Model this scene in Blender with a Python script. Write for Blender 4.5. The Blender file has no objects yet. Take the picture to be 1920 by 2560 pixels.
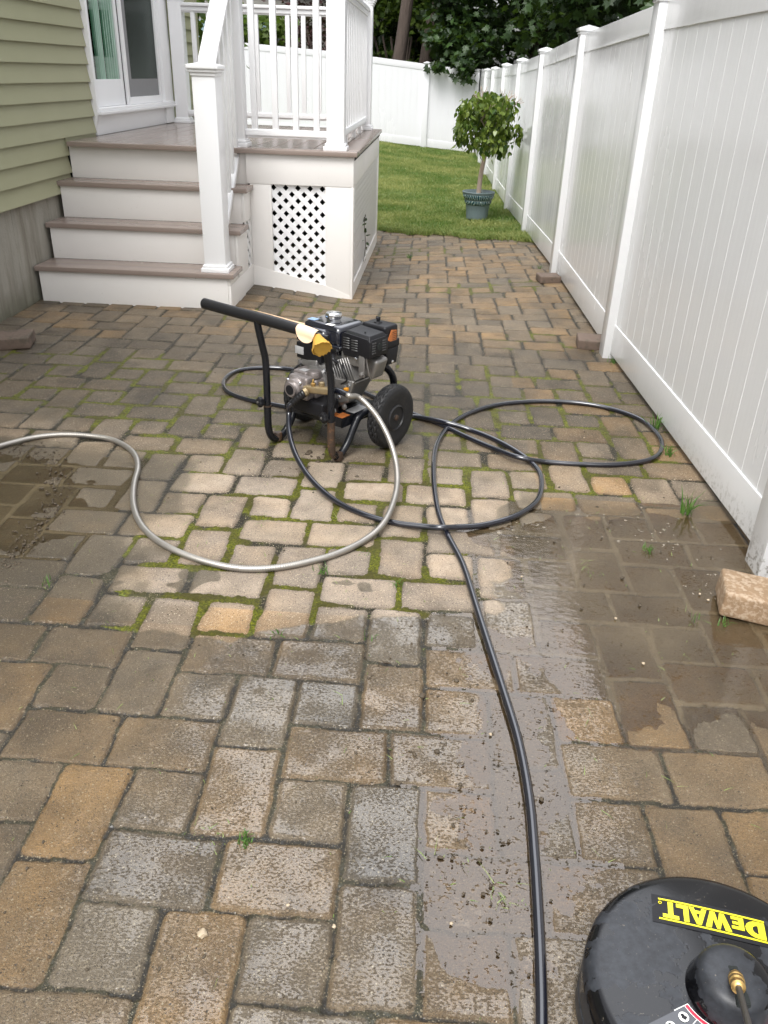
import bpy, bmesh, math, random
import numpy as np
from mathutils import Vector, Matrix, Euler
random.seed(7); rng = np.random.default_rng(11)
S = bpy.context.scene
COL = S.collection
R = math.radians
PI = math.pi

# ------------------------------------------------------------------ camera
cam_d = bpy.data.cameras.new('camera'); cam = bpy.data.objects.new('camera', cam_d); COL.objects.link(cam)
CR = Vector((0.9978, 0.0590, 0.0310)).normalized()
CF = Vector((-0.0380, 0.8807, -0.4720)).normalized()
CR = (CR - CR.dot(CF) * CF).normalized(); CU = CR.cross(CF)
cam.matrix_world = Matrix(((CR.x, CU.x, -CF.x, 0), (CR.y, CU.y, -CF.y, 0), (CR.z, CU.z, -CF.z, 1.5), (0, 0, 0, 1)))
cam_d.sensor_fit = 'VERTICAL'; cam_d.sensor_height = 24; cam_d.lens = 2047.7 / 2560 * 24
cam_d.clip_start = .05; cam_d.clip_end = 300
S.camera = cam
# ------------------------------------------------------------------ sky, sun, exposure (overcast)
SUN_EL, SUN_AZ = R(58), R(-158)          # azimuth clockwise from +Y
w = bpy.data.worlds.new('World'); S.world = w; w.use_nodes = True
nt = w.node_tree; bgn = nt.nodes['Background']
sky = nt.nodes.new('ShaderNodeTexSky'); sky.sky_type = 'NISHITA'; sky.sun_disc = False
sky.sun_elevation = SUN_EL; sky.sun_rotation = SUN_AZ; sky.air_density = 1.0; sky.dust_density = 3.0
hs = nt.nodes.new('ShaderNodeHueSaturation'); hs.inputs['Saturation'].default_value = .14
nt.links.new(sky.outputs[0], hs.inputs['Color'])
# closed cloud cover: brightest overhead, dimmer towards the horizon
tcw = nt.nodes.new('ShaderNodeTexCoord'); sxw = nt.nodes.new('ShaderNodeSeparateXYZ'); nt.links.new(tcw.outputs['Generated'], sxw.inputs[0])
rmp = nt.nodes.new('ShaderNodeValToRGB'); nt.links.new(sxw.outputs['Z'], rmp.inputs[0]); rmp.color_ramp.elements[0].color = (.30, .30, .30, 1); rmp.color_ramp.elements[1].color = (1, 1, 1, 1); rmp.color_ramp.elements[1].position = .75
cln = nt.nodes.new('ShaderNodeMix'); cln.data_type = 'RGBA'; cln.blend_type = 'MULTIPLY'; cln.inputs[0].default_value = 1; nt.links.new(hs.outputs[0], cln.inputs[6]); nt.links.new(rmp.outputs[0], cln.inputs[7]); nt.links.new(cln.outputs[2], bgn.inputs[0])
hs.inputs['Value'].default_value = 1.8
# bright lobe added to the sky, ahead and high up, to brighten wet reflections
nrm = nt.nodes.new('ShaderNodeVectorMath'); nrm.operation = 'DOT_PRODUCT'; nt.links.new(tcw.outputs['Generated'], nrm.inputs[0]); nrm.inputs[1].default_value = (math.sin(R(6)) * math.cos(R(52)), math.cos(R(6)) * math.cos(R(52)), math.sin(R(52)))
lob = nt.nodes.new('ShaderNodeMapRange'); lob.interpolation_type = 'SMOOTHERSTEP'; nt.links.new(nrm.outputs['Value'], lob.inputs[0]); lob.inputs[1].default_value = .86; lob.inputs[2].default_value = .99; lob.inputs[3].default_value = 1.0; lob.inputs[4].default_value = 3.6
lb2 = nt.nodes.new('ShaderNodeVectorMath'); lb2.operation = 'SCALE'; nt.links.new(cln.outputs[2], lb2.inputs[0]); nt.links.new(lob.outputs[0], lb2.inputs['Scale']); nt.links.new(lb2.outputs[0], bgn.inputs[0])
bgn.inputs[1].default_value = .15
sd = bpy.data.lights.new('sun', 'SUN'); sd.energy = 1.3; sd.angle = R(28); sd.color = (1, .985, .96)
so = bpy.data.objects.new('sun', sd); COL.objects.link(so)
dirv = Vector((math.sin(SUN_AZ) * math.cos(SUN_EL), math.cos(SUN_AZ) * math.cos(SUN_EL), math.sin(SUN_EL)))
so.rotation_euler = dirv.to_track_quat('Z', 'Y').to_euler()
S.view_settings.view_transform = 'Standard'; S.view_settings.look = 'None'
S.view_settings.exposure = .60; S.view_settings.gamma = 1

# ------------------------------------------------------------------ noise in numpy
def _h(ix, iy, s):
    n = (ix.astype(np.int64) * 374761393 + iy.astype(np.int64) * 668265263 + s * 1442695041) & 0xffffffff
    n = ((n ^ (n >> 13)) * 1274126177) & 0xffffffff
    return ((n ^ (n >> 16)) & 0xffff) / 65535.0
def vn(x, y, s=0):
    ix = np.floor(x); iy = np.floor(y); fx = x - ix; fy = y - iy
    fx = fx * fx * (3 - 2 * fx); fy = fy * fy * (3 - 2 * fy)
    a = _h(ix, iy, s); b = _h(ix + 1, iy, s); c = _h(ix, iy + 1, s); d = _h(ix + 1, iy + 1, s)
    return (a * (1 - fx) + b * fx) * (1 - fy) + (c * (1 - fx) + d * fx) * fy
def fbm(x, y, s=0, o=4):
    t = 0; a = .5
    for i in range(o):
        t = t + a * vn(x, y, s + i); x = x * 2.03 + 11.3; y = y * 2.03 + 5.7; a *= .5
    return t / (1 - .5 ** o)
def sst(a, b, x):
    t = np.clip((x - a) / (b - a), 0, 1); return t * t * (3 - 2 * t)
# ground height
GX = np.array([-4, -1.37, -.58, .2, 1.1])
GY = np.array([-5, 5.3, 6.5, 7.3, 9.3, 12, 15, 18, 22, 40])
GZ = np.array([[0, 0, 0, 0, 0], [0, 0, 0, 0, 0], [0, 0, -.085, -.045, 0], [0, -.02, -.1, -.05, 0], [-.05, -.1, -.148, -.1, -.055],
               [-.05, -.13, -.15, -.14, -.135], [0, -.12, -.15, -.165, -.17], [.05, -.05, -.12, -.17, -.195],
               [.17, .02, -.06, -.13, -.2], [.17, .02, -.06, -.13, -.2]])
def gz(x, y):
    x = np.clip(np.asarray(x, float), GX[0], GX[-1]); y = np.clip(np.asarray(y, float), GY[0], GY[-1])
    i = np.clip(np.searchsorted(GX, x) - 1, 0, len(GX) - 2); j = np.clip(np.searchsorted(GY, y) - 1, 0, len(GY) - 2)
    u = (x - GX[i]) / (GX[i + 1] - GX[i]); v = (y - GY[j]) / (GY[j + 1] - GY[j])
    u = u * u * (3 - 2 * u) * .5 + u * .5; v = v * v * (3 - 2 * v) * .5 + v * .5
    return (GZ[j, i] * (1 - u) + GZ[j, i + 1] * u) * (1 - v) + (GZ[j + 1, i] * (1 - u) + GZ[j + 1, i + 1] * u) * v
def g1(x, y): return float(gz(x, y))

# ------------------------------------------------------------------ materials
class NT:
    def __init__(s, name):
        s.m = bpy.data.materials.new(name); s.m.use_nodes = True; s.t = s.m.node_tree
        s.b = s.t.nodes['Principled BSDF']; s.o = s.t.nodes['Material Output']; s.co = None
    def n(s, typ, **k):
        nd = s.t.nodes.new(typ)
        for a, v in k.items(): setattr(nd, a, v)
        return nd
    def l(s, a, b): s.t.links.new(a, b)
    def setv(s, nd, **k):
        for a, v in k.items(): nd.inputs[a.replace('_', ' ')].default_value = v
    def obj(s):
        if s.co is None: s.co = s.n('ShaderNodeTexCoord').outputs['Object']
        return s.co
    def noise(s, scale, detail=4, rough=.55, vec=None, stretch=None):
        nd = s.n('ShaderNodeTexNoise'); nd.inputs['Scale'].default_value = scale; nd.inputs['Detail'].default_value = detail
        nd.inputs['Roughness'].default_value = rough; v = vec or s.obj()
        if stretch:
            mp = s.n('ShaderNodeMapping'); mp.inputs['Scale'].default_value = stretch; s.l(v, mp.inputs[0]); v = mp.outputs[0]
        s.l(v, nd.inputs['Vector']); return nd.outputs['Fac']
    def ramp(s, fac, stops):
        r = s.n('ShaderNodeValToRGB'); e = r.color_ramp.elements
        while len(e) < len(stops): e.new(.5)
        for q, (p, c) in zip(e, stops):
            q.position = p; q.color = (*c, 1) if isinstance(c, tuple) else (c, c, c, 1)
        s.l(fac, r.inputs[0]); return r.outputs[0]
    def mix(s, fac, a, b, mode='MIX'):
        m = s.n('ShaderNodeMix', data_type='RGBA', blend_type=mode)
        for i, v in ((0, fac), (6, a), (7, b)):
            if isinstance(v, (int, float)): m.inputs[i].default_value = v if i == 0 else (v, v, v, 1)
            elif isinstance(v, tuple): m.inputs[i].default_value = (*v, 1)
            else: s.l(v, m.inputs[i])
        return m.outputs[2]
    def math(s, op, a, b=0.0, c=None):
        m = s.n('ShaderNodeMath', operation=op)
        for i, v in enumerate((a, b) if c is None else (a, b, c)):
            if isinstance(v, (int, float)): m.inputs[i].default_value = v
            else: s.l(v, m.inputs[i])
        return m.outputs[0]
    def bump(s, h, strength, dist=.01, prev=None):
        b = s.n('ShaderNodeBump'); b.inputs['Strength'].default_value = strength; b.inputs['Distance'].default_value = dist
        s.l(h, b.inputs['Height'])
        if prev is not None: s.l(prev, b.inputs['Normal'])
        return b.outputs[0]
    def attr(s, name): return s.n('ShaderNodeAttribute', attribute_name=name)
def simple(name, col, rough=.5, metal=0, var=.12, scale=8, bump=0, bscale=200, coat=0, spec=.5, stretch=None, dirt=None):
    m = NT(name); f = m.noise(scale, 5, .6, stretch=stretch)
    c = m.mix(f, tuple(max(0, v * (1 - var)) for v in col), tuple(min(1, v * (1 + var)) for v in col))
    if dirt:
        d = m.ramp(m.noise(dirt[1], 6, .7), [(dirt[2], 0.), (min(1, dirt[2] + .12), 1.)])
        c = m.mix(m.math('MULTIPLY', d, dirt[3]), c, dirt[0])
    m.l(c, m.b.inputs['Base Color'])
    rr = m.math('MULTIPLY_ADD', m.noise(scale * 3, 4), rough * .24, rough * .88); m.l(rr, m.b.inputs['Roughness'])
    m.b.inputs['Metallic'].default_value = metal; m.b.inputs['Specular IOR Level'].default_value = spec
    m.b.inputs['Coat Weight'].default_value = coat; m.b.inputs['Coat Roughness'].default_value = .08
    if bump: m.l(m.bump(m.noise(bscale, 3), bump, .002), m.b.inputs['Normal'])
    return m.m
M = {}
M['vinyl'] = simple('white_composite', (.84, .84, .845), .32, var=.02, scale=3, bump=.05, bscale=60)
M['riser'] = simple('cream_pvc_board', (.79, .765, .735), .42, var=.03, scale=4, dirt=((.25, .2, .15), 38, .655, .6), bump=.05, bscale=60)
M['deckb'] = simple('taupe_deck_board', (.25, .205, .18), .22, var=.05, scale=2, stretch=(6, 1, 1))
M['tread'] = simple('taupe_tread_board', (.27, .215, .185), .26, var=.05, scale=2, stretch=(1, 9, 9))
M['groove'] = simple('board_gap', (.10, .08, .07), .8)
M['black'] = simple('black_paint', (.009, .010, .013), .25, var=.3, scale=20, coat=.1, spec=.35, dirt=((.05, .035, .025), 25, .74, .4))
M['rusty'] = simple('rusty_black_tube', (.05, .032, .022), .45, var=.5, scale=30, dirt=((.16, .08, .04), 40, .5, .7))
M['foam'] = simple('black_foam_grip', (.010, .010, .012), .38, var=.25, scale=30, bump=.25, bscale=300)
M['foamin'] = simple('yellow_foam', (.52, .30, .045), .8, var=.35, scale=25, bump=.5, bscale=220)
M['peach'] = simple('peach_foam', (.86, .60, .40), .7, var=.08, scale=20)
M['plastic'] = simple('black_plastic', (.010, .010, .012), .40, var=.2, scale=30, bump=.15, bscale=500, spec=.3)
M['gloss'] = simple('gloss_black', (.009, .01, .016), .10, var=.2, scale=10, coat=.9)
M['alu'] = simple('cast_aluminium', (.30, .29, .28), .42, metal=.75, var=.25, scale=25, bump=.25, bscale=260, dirt=((.05, .045, .04), 30, .6, .6))
M['pump'] = simple('pump_cast_metal', (.24, .21, .20), .42, metal=.5, var=.2, scale=25, bump=.25, bscale=260, dirt=((.05, .04, .03), 30, .6, .6))
M['dkalu'] = simple('dark_cast_metal', (.09, .09, .09), .45, metal=.6, var=.3, scale=25)
M['chrome'] = simple('chrome', (.75, .76, .78), .12, metal=1, var=.05)
M['brass'] = simple('brass', (.58, .38, .14), .3, metal=.9, var=.2, scale=30)
M['dullbrass'] = simple('dull_brass', (.40, .31, .18), .4, metal=.7, var=.2, scale=30)
M['orange'] = simple('orange_plastic', (.60, .25, .02), .4)
M['sticker'] = simple('orange_sticker', (.50, .16, .04), .5, var=.4, scale=60)
M['white'] = simple('white_print', (.8, .8, .76), .5)
M['yellow'] = simple('yellow_print', (.90, .80, .02), .35, var=.04)
M['red'] = simple('red_print', (.65, .02, .05), .4)
M['grayp'] = simple('grey_print', (.38, .38, .38), .5)
M['bluep'] = simple('pale_blue_print', (.22, .34, .52), .4)
M['lance'] = simple('grey_lance_tube', (.07, .065, .06), .35, metal=.3)
M['trunk'] = simple('ficus_bark', (.40, .31, .25), .8, var=.25, scale=12, bump=.4, bscale=60, stretch=(1, 1, .3))
M['soil'] = simple('soil', (.05, .035, .025), .9, var=.4, scale=40)
M['potg'] = simple('grey_blue_glaze', (.13, .17, .18), .4, var=.22, scale=12, stretch=(6, 6, .5))
M['screen'] = simple('grey_screen_mesh', (.22, .22, .225), .6, var=.04)
M['curtain'] = simple('green_grey_curtain', (.55, .72, .62), .8, var=.15)
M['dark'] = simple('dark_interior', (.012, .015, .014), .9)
M['curtdark'] = simple('screened_curtain', (.055, .062, .058), .8, var=.15)
M['tire'] = simple('tire_rubber', (.013, .013, .014), .62, var=.3, scale=18, bump=.2, bscale=200, dirt=((.06, .05, .04), 25, .55, .5))
M['rim'] = simple('black_rim', (.018, .018, .02), .42, var=.3, coat=.2)
M['nsid'] = simple('neighbour_siding', (.30, .29, .26), .7, var=.1)
M['nwin'] = simple('neighbour_window', (.30, .42, .47), .15)

# vinyl fence: wet streaks, grime low down
def fence_mat(name, col):
    m = NT(name)
    c = m.mix(m.noise(1.5, 4), tuple(v * .97 for v in col), col)
    sx = m.n('ShaderNodeSeparateXYZ'); m.l(m.n('ShaderNodeNewGeometry').outputs['Position'], sx.inputs[0])
    spl = m.ramp(m.noise(42, 6, .75), [(.50, 0.), (.60, 1.)])
    low = m.math('SUBTRACT', 1.0, m.math('MULTIPLY', sx.outputs['Z'], 7.0)); low = m.math('MAXIMUM', low, 0.0)
    near = m.math('MAXIMUM', m.math('SUBTRACT', 1.5, m.math('MULTIPLY', sx.outputs['Y'], .38)), 0.04)
    c = m.mix(m.math('MINIMUM', m.math('MULTIPLY', m.math('MULTIPLY', spl, low), m.math('MULTIPLY', near, 1.6)), .9), c, (.10, .085, .055))
    grime = m.math('MULTIPLY', m.math('MAXIMUM', m.math('SUBTRACT', .5, sx.outputs['Z']), 0.0), .22)
    c = m.mix(grime, c, (.42, .40, .34))
    m.l(c, m.b.inputs['Base Color'])
    r = m.ramp(m.noise(2.2, 5, .6, stretch=(1, 1, .35)), [(.35, .12), (.65, .28)]); m.l(r, m.b.inputs['Roughness'])
    h = m.noise(8, 3, .5, stretch=(1, 3.5, .25)); n1 = m.bump(h, .07, .01)
    dr = m.ramp(m.noise(150, 2, .5), [(.66, 0.), (.72, 1.)])
    m.l(m.bump(dr, .15, .002, n1), m.b.inputs['Normal'])
    m.b.inputs['Specular IOR Level'].default_value = .6
    return m.m
M['fence'] = fence_mat('white_vinyl_fence', (.725, .73, .735))
M['fenceb'] = fence_mat('white_vinyl_back', (.77, .765, .80))
M['fgroove'] = simple('vinyl_groove', (.76, .76, .75), .5, var=.02)

# siding
def siding():
    m = NT('sage_green_siding')
    c = m.mix(m.noise(1.2, 5), (.30, .30, .185), (.355, .35, .225))
    st = m.ramp(m.noise(5, 6, .7, stretch=(1, .5, 3)), [(.6, 0.), (.85, .35)]); c = m.mix(st, c, (.26, .25, .16))
    m.l(c, m.b.inputs['Base Color']); m.b.inputs['Roughness'].default_value = .5
    m.l(m.bump(m.noise(20, 4, .6, stretch=(1, .6, 12)), .14, .004), m.b.inputs['Normal']); return m.m
M['siding'] = siding()
def concrete():
    m = NT('foundation_concrete')
    c = m.mix(m.noise(2.5, 7, .65), (.22, .205, .17), (.38, .36, .31))
    st = m.ramp(m.noise(2.2, 6, .7, stretch=(1, 3.5, .4)), [(.45, 0.), (.72, 1.)]); c = m.mix(m.math('MULTIPLY', st, .7), c, (.105, .085, .055))
    sx = m.n('ShaderNodeSeparateXYZ'); m.l(m.n('ShaderNodeNewGeometry').outputs['Position'], sx.inputs[0])
    lowz = m.math('MAXIMUM', m.math('SUBTRACT', .8, m.math('MULTIPLY', m.math('ADD', sx.outputs['Z'], m.math('MULTIPLY', m.noise(9, 4), .15)), 3.0)), 0.0)
    c = m.mix(m.math('MINIMUM', lowz, .7), c, (.07, .075, .035))
    m.l(c, m.b.inputs['Base Color']); m.b.inputs['Roughness'].default_value = .85
    m.l(m.bump(m.noise(45, 6, .7), .5, .006), m.b.inputs['Normal']); return m.m
M['concrete'] = concrete()
def glass(name, tint, rough=.02, ior=1.6):
    m = NT(name); m.t.nodes.remove(m.b)
    tr = m.n('ShaderNodeBsdfTransparent'); tr.inputs[0].default_value = (*tint, 1)
    gl = m.n('ShaderNodeBsdfGlossy'); gl.inputs['Roughness'].default_value = rough; gl.inputs[0].default_value = (.9, 1, .95, 1)
    fr = m.n('ShaderNodeFresnel'); fr.inputs[0].default_value = ior
    mx = m.n('ShaderNodeMixShader'); m.l(fr.outputs[0], mx.inputs[0]); m.l(tr.outputs[0], mx.inputs[1]); m.l(gl.outputs[0], mx.inputs[2])
    m.l(mx.outputs[0], m.o.inputs[0]); return m.m
M['glass'] = glass('door_glass', (.72, .86, .78)); M['glassd'] = glass('screened_glass', (.16, .18, .18), .25, 1.22)
def leafmat(name, a, b, rough=.4, tr=.35):
    m = NT(name); at = m.attr('rnd'); c = m.mix(at.outputs['Fac'], a, b)
    m.l(c, m.b.inputs['Base Color']); m.b.inputs['Roughness'].default_value = rough
    ts = m.n('ShaderNodeBsdfTranslucent'); m.l(m.mix(.5, c, (.10, .16, .01)), ts.inputs[0])
    mx = m.n('ShaderNodeMixShader'); mx.inputs[0].default_value = tr
    m.l(m.b.outputs[0], mx.inputs[1]); m.l(ts.outputs[0], mx.inputs[2]); m.l(mx.outputs[0], m.o.inputs[0]); return m.m
M['maple'] = leafmat('maple_leaf', (.007, .022, .005), (.038, .082, .015), .5, .25)
M['maplel'] = leafmat('bright_leaf', (.05, .10, .012), (.13, .19, .03), .5, .45)
M['purple'] = leafmat('purple_leaf', (.035, .014, .016), (.10, .045, .045), .5, .2)
M['ficus'] = leafmat('ficus_leaf', (.03, .075, .014), (.22, .29, .05), .25, .4)
M['grass'] = leafmat('grass_blade', (.075, .165, .022), (.37, .38, .13), .55, .4)
M['clip'] = leafmat('grass_clipping', (.10, .20, .03), (.30, .34, .12), .5, .2)
M['weed'] = leafmat('weed_leaf', (.045, .12, .02), (.13, .25, .05), .4, .3)
def bark():
    m = NT('tree_bark'); f = m.noise(14, 7, .7, stretch=(1, 1, .18))
    m.l(m.mix(f, (.035, .025, .02), (.15, .115, .095)), m.b.inputs['Base Color']); m.b.inputs['Roughness'].default_value = .95
    m.l(m.bump(f, 1.0, .05), m.b.inputs['Normal']); return m.m
M['bark'] = bark()
def lawn():
    m = NT('lawn_ground'); c = m.ramp(m.noise(3, 7, .7), [(.3, (.07, .12, .02)), (.6, (.13, .18, .04)), (.8, (.19, .17, .08))])
    m.l(c, m.b.inputs['Base Color']); m.b.inputs['Roughness'].default_value = .95
    m.l(m.bump(m.noise(60, 5, .7), 1, .03), m.b.inputs['Normal']); return m.m
M['lawn'] = lawn()

# ------------------------------------------------------------------ mesh helpers
def smooth_by_angle(me, ang=40):
    me.polygons.foreach_set('use_smooth', [True] * len(me.polygons)); me.set_sharp_from_angle(angle=R(ang))
def tag(o, label=None, cat=None, group=None, kind=None):
    if label: o['label'] = label
    if cat: o['category'] = cat
    if group: o['group'] = group
    if kind: o['kind'] = kind
    return o
def empty(name, loc=(0, 0, 0), rz=0, label=None, cat=None, group=None):
    o = bpy.data.objects.new(name, None); COL.objects.link(o); o.location = loc; o.rotation_euler = (0, 0, rz)
    o.empty_display_size = .1
    return tag(o, label, cat, group)
class MB:
    """collects shapes (in world coordinates shifted by -org) into one mesh"""
    def __init__(s, org=(0, 0, 0)): s.v = []; s.f = []; s.org = Vector(org)
    def add(s, vs, fs):
        k = len(s.v); s.v += [Vector(v) - s.org for v in vs]; s.f += [tuple(i + k for i in f) for f in fs]; return s
    def bm(s, bm):
        bm.verts.index_update(); s.add([v.co.copy() for v in bm.verts], [[v.index for v in f.verts] for f in bm.faces]); bm.free(); return s
    def box(s, x0, x1, y0, y1, z0, z1, bev=0, seg=2, mat=None):
        bm = bmesh.new(); bmesh.ops.create_cube(bm, size=1)
        for v in bm.verts: v.co = Vector(((x0 + x1) / 2 + v.co.x * (x1 - x0), (y0 + y1) / 2 + v.co.y * (y1 - y0), (z0 + z1) / 2 + v.co.z * (z1 - z0)))
        if bev: bmesh.ops.bevel(bm, geom=list(bm.edges), offset=bev, segments=seg, profile=.6, affect='EDGES')
        if mat is not None: bmesh.ops.transform(bm, matrix=mat, verts=bm.verts)
        return s.bm(bm)
    def hexa(s, p, bev=0):
        """8 corners: bottom 4 ccw, top 4 ccw"""
        bm = bmesh.new(); vs = [bm.verts.new(q) for q in p]
        for f in ((3, 2, 1, 0), (4, 5, 6, 7), (0, 1, 5, 4), (1, 2, 6, 5), (2, 3, 7, 6), (3, 0, 4, 7)): bm.faces.new([vs[i] for i in f])
        if bev: bmesh.ops.bevel(bm, geom=list(bm.edges), offset=bev, segments=3, profile=.6, affect='EDGES')
        return s.bm(bm)
    def prism(s, pts, d, bev=0):
        """polygon pts (3d, planar) extruded by vector d"""
        d = Vector(d); n = len(pts); a = [Vector(p) for p in pts]; b = [p + d for p in a]
        bm = bmesh.new(); va = [bm.verts.new(p) for p in a]; vb = [bm.verts.new(p) for p in b]
        bm.faces.new(va[::-1]); bm.faces.new(vb)
        for i in range(n): bm.faces.new((va[i], va[(i + 1) % n], vb[(i + 1) % n], vb[i]))
        bmesh.ops.recalc_face_normals(bm, faces=bm.faces)
        if bev: bmesh.ops.bevel(bm, geom=list(bm.edges), offset=bev, segments=2, profile=.6, affect='EDGES')
        return s.bm(bm)
    def lathe(s, prof, c=(0, 0, 0), axis=(0, 0, 1), n=24, rfun=None):
        c = Vector(c); ax = Vector(axis).normalized(); t = ax.orthogonal().normalized(); b = ax.cross(t)
        vs = []; fs = []
        for r, h in prof:
            for i in range(n):
                an = 2 * PI * i / n; rr = r * (rfun(an, h) if rfun else 1)
                vs.append(c + ax * h + (t * math.cos(an) + b * math.sin(an)) * rr)
        for j in range(len(prof) - 1):
            for i in range(n): fs.append((j * n + i, j * n + (i + 1) % n, (j + 1) * n + (i + 1) % n, (j + 1) * n + i))
        fs.append(tuple(range(n))[::-1]); k = (len(prof) - 1) * n; fs.append(tuple(range(k, k + n)))
        return s.add(vs, fs)
    def tube(s, pts, r, n=10, rf=None, sub=1, closed=False):
        P = [Vector(p) for p in pts]
        if sub > 1: P = spline(P, sub)
        m = len(P); vs = []; fs = []; up = None
        for i, p in enumerate(P):
            d = (P[min(i + 1, m - 1)] - P[max(i - 1, 0)]).normalized()
            if up is None: up = d.orthogonal().normalized()
            up = (up - d * up.dot(d)).normalized(); b = d.cross(up)
            rr = rf(i, m) if rf else (r[i] if isinstance(r, (list, tuple)) else r)
            for k in range(n):
                a = 2 * PI * k / n; vs.append(p + (up * math.cos(a) + b * math.sin(a)) * rr)
        for i in range(m - 1):
            for k in range(n): fs.append((i * n + k, i * n + (k + 1) % n, (i + 1) * n + (k + 1) % n, (i + 1) * n + k))
        fs.append(tuple(range(n))[::-1]); fs.append(tuple(range((m - 1) * n, m * n)))
        return s.add(vs, fs)
    def build(s, name, mat, parent=None, smooth=40, label=None, cat=None, group=None, kind=None, loc=None):
        me = bpy.data.meshes.new(name); me.from_pydata([tuple(v) for v in s.v], [], s.f); me.update()
        if smooth: smooth_by_angle(me, smooth)
        me.materials.append(mat); o = bpy.data.objects.new(name, me); COL.objects.link(o)
        if parent: o.parent = parent
        if loc is not None: o.location = loc
        return tag(o, label, cat, group, kind)
def spline(P, sub, closed=False):
    out = []; n = len(P)
    for i in range(n - 1):
        p0 = P[max(i - 1, 0)]; p1 = P[i]; p2 = P[i + 1]; p3 = P[min(i + 2, n - 1)]
        for k in range(sub):
            t = k / sub
            out.append(.5 * ((2 * p1) + (p2 - p0) * t + (2 * p0 - 5 * p1 + 4 * p2 - p3) * t * t + (3 * p1 - 3 * p2 + p3 - p0) * t ** 3))
    out.append(P[-1]); return out
def npmesh(name, V, F, mat, smooth=True, attrs=None, parent=None):
    """V (n,3) array, F (m,k) array"""
    me = bpy.data.meshes.new(name); V = np.ascontiguousarray(V, np.float32); F = np.ascontiguousarray(F, np.int32)
    k = F.shape[1]; me.vertices.add(len(V)); me.vertices.foreach_set('co', V.ravel())
    me.loops.add(F.size); me.loops.foreach_set('vertex_index', F.ravel()); me.polygons.add(len(F))
    me.polygons.foreach_set('loop_start', np.arange(0, F.size, k, dtype=np.int32))
    me.polygons.foreach_set('use_smooth', np.full(len(F), smooth))
    for nm, (typ, arr) in (attrs or {}).items():
        a = me.attributes.new(nm, typ, 'POINT'); a.data.foreach_set('color' if typ == 'FLOAT_COLOR' else 'value', np.ascontiguousarray(arr, np.float32).ravel())
    me.update(calc_edges=True); me.materials.append(mat)
    o = bpy.data.objects.new(name, me); COL.objects.link(o)
    if parent: o.parent = parent
    return o
def leaf_cloud(name, shape, C, size, mat, parent=None, droop=0., flat=0., seed=1, fold=.25):
    """many small leaves as one mesh: shape is a list of 2d points of the outline (tip at +y), C centres (n,3)"""
    rg = np.random.default_rng(seed); n = len(C); sh = np.array(shape, float); k = len(sh)
    L = np.zeros((n, k, 3)); L[:, :, 0] = sh[:, 0]; L[:, :, 1] = sh[:, 1]; L[:, :, 2] = -np.abs(sh[:, 0]) * fold
    L *= (size * rg.uniform(.65, 1.25, n))[:, None, None]
    yaw = rg.uniform(0, 2 * PI, n); pit = rg.normal(-droop, .45, n); rol = rg.normal(0, .6 * (1 - flat) + .15, n)
    def rot(A, ax, an):
        c, s = np.cos(an)[:, None], np.sin(an)[:, None]; i, j = [(1, 2), (2, 0), (0, 1)][ax]
        a, b = A[:, :, i].copy(), A[:, :, j].copy(); A[:, :, i] = a * c - b * s; A[:, :, j] = a * s + b * c
    rot(L, 1, rol); rot(L, 0, pit); rot(L, 2, yaw)
    V = (L + np.asarray(C)[:, None, :]).reshape(-1, 3); F = np.arange(n * k).reshape(n, k)
    rd = np.repeat(rg.uniform(0, 1, n), k)
    return npmesh(name, V, F, mat, False, {'rnd': ('FLOAT', rd)}, parent)
OVAL = [(0, 0), (.28, .25), (.3, .5), (.12, .8), (0, 1.05), (-.12, .8), (-.3, .5), (-.28, .25)]
DIAM = [(0, 0), (.32, .45), (0, 1), (-.32, .45)]
MAPLE = [(0, 0), (.22, -.08), (.2, .12), (.55, .18), (.36, .38), (.52, .62), (.22, .6), (.0, 1.0), (-.22, .6), (-.52, .62), (-.36, .38), (-.55, .18), (-.2, .12), (-.22, -.08)]
def blades(name, X, Y, Z, hgt, wid, mat, seed=3, lean=.6):
    rg = np.random.default_rng(seed); n = len(X); h = hgt * rg.uniform(.5, 1.3, n); a = rg.uniform(0, 2 * PI, n); l = np.abs(rg.normal(0, lean, n)) * h
    b = rg.uniform(0, 2 * PI, n); dx, dy = np.cos(b) * wid / 2, np.sin(b) * wid / 2; V = np.zeros((n, 5, 3))
    base = np.stack([X, Y, Z], 1)
    V[:, 0] = base + np.stack([dx, dy, 0 * dx], 1); V[:, 4] = base - np.stack([dx, dy, 0 * dx], 1)
    mid = base + np.stack([np.cos(a) * l * .35, np.sin(a) * l * .35, h * .6], 1)
    V[:, 1] = mid + np.stack([dx, dy, 0 * dx], 1) * .8; V[:, 3] = mid - np.stack([dx, dy, 0 * dx], 1) * .8
    V[:, 2] = base + np.stack([np.cos(a) * l, np.sin(a) * l, h], 1)
    rv = np.clip(rg.uniform(0, .7, n) + (1.5 * (fbm(X * 1.7, Y * 1.7, 222, 4) - .35) if n > 5000 else .3 * rg.random(n)), 0, 1)
    return npmesh(name, V.reshape(-1, 3), np.arange(n * 5).reshape(n, 5), mat, False, {'rnd': ('FLOAT', np.repeat(rv, 5))})

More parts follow.
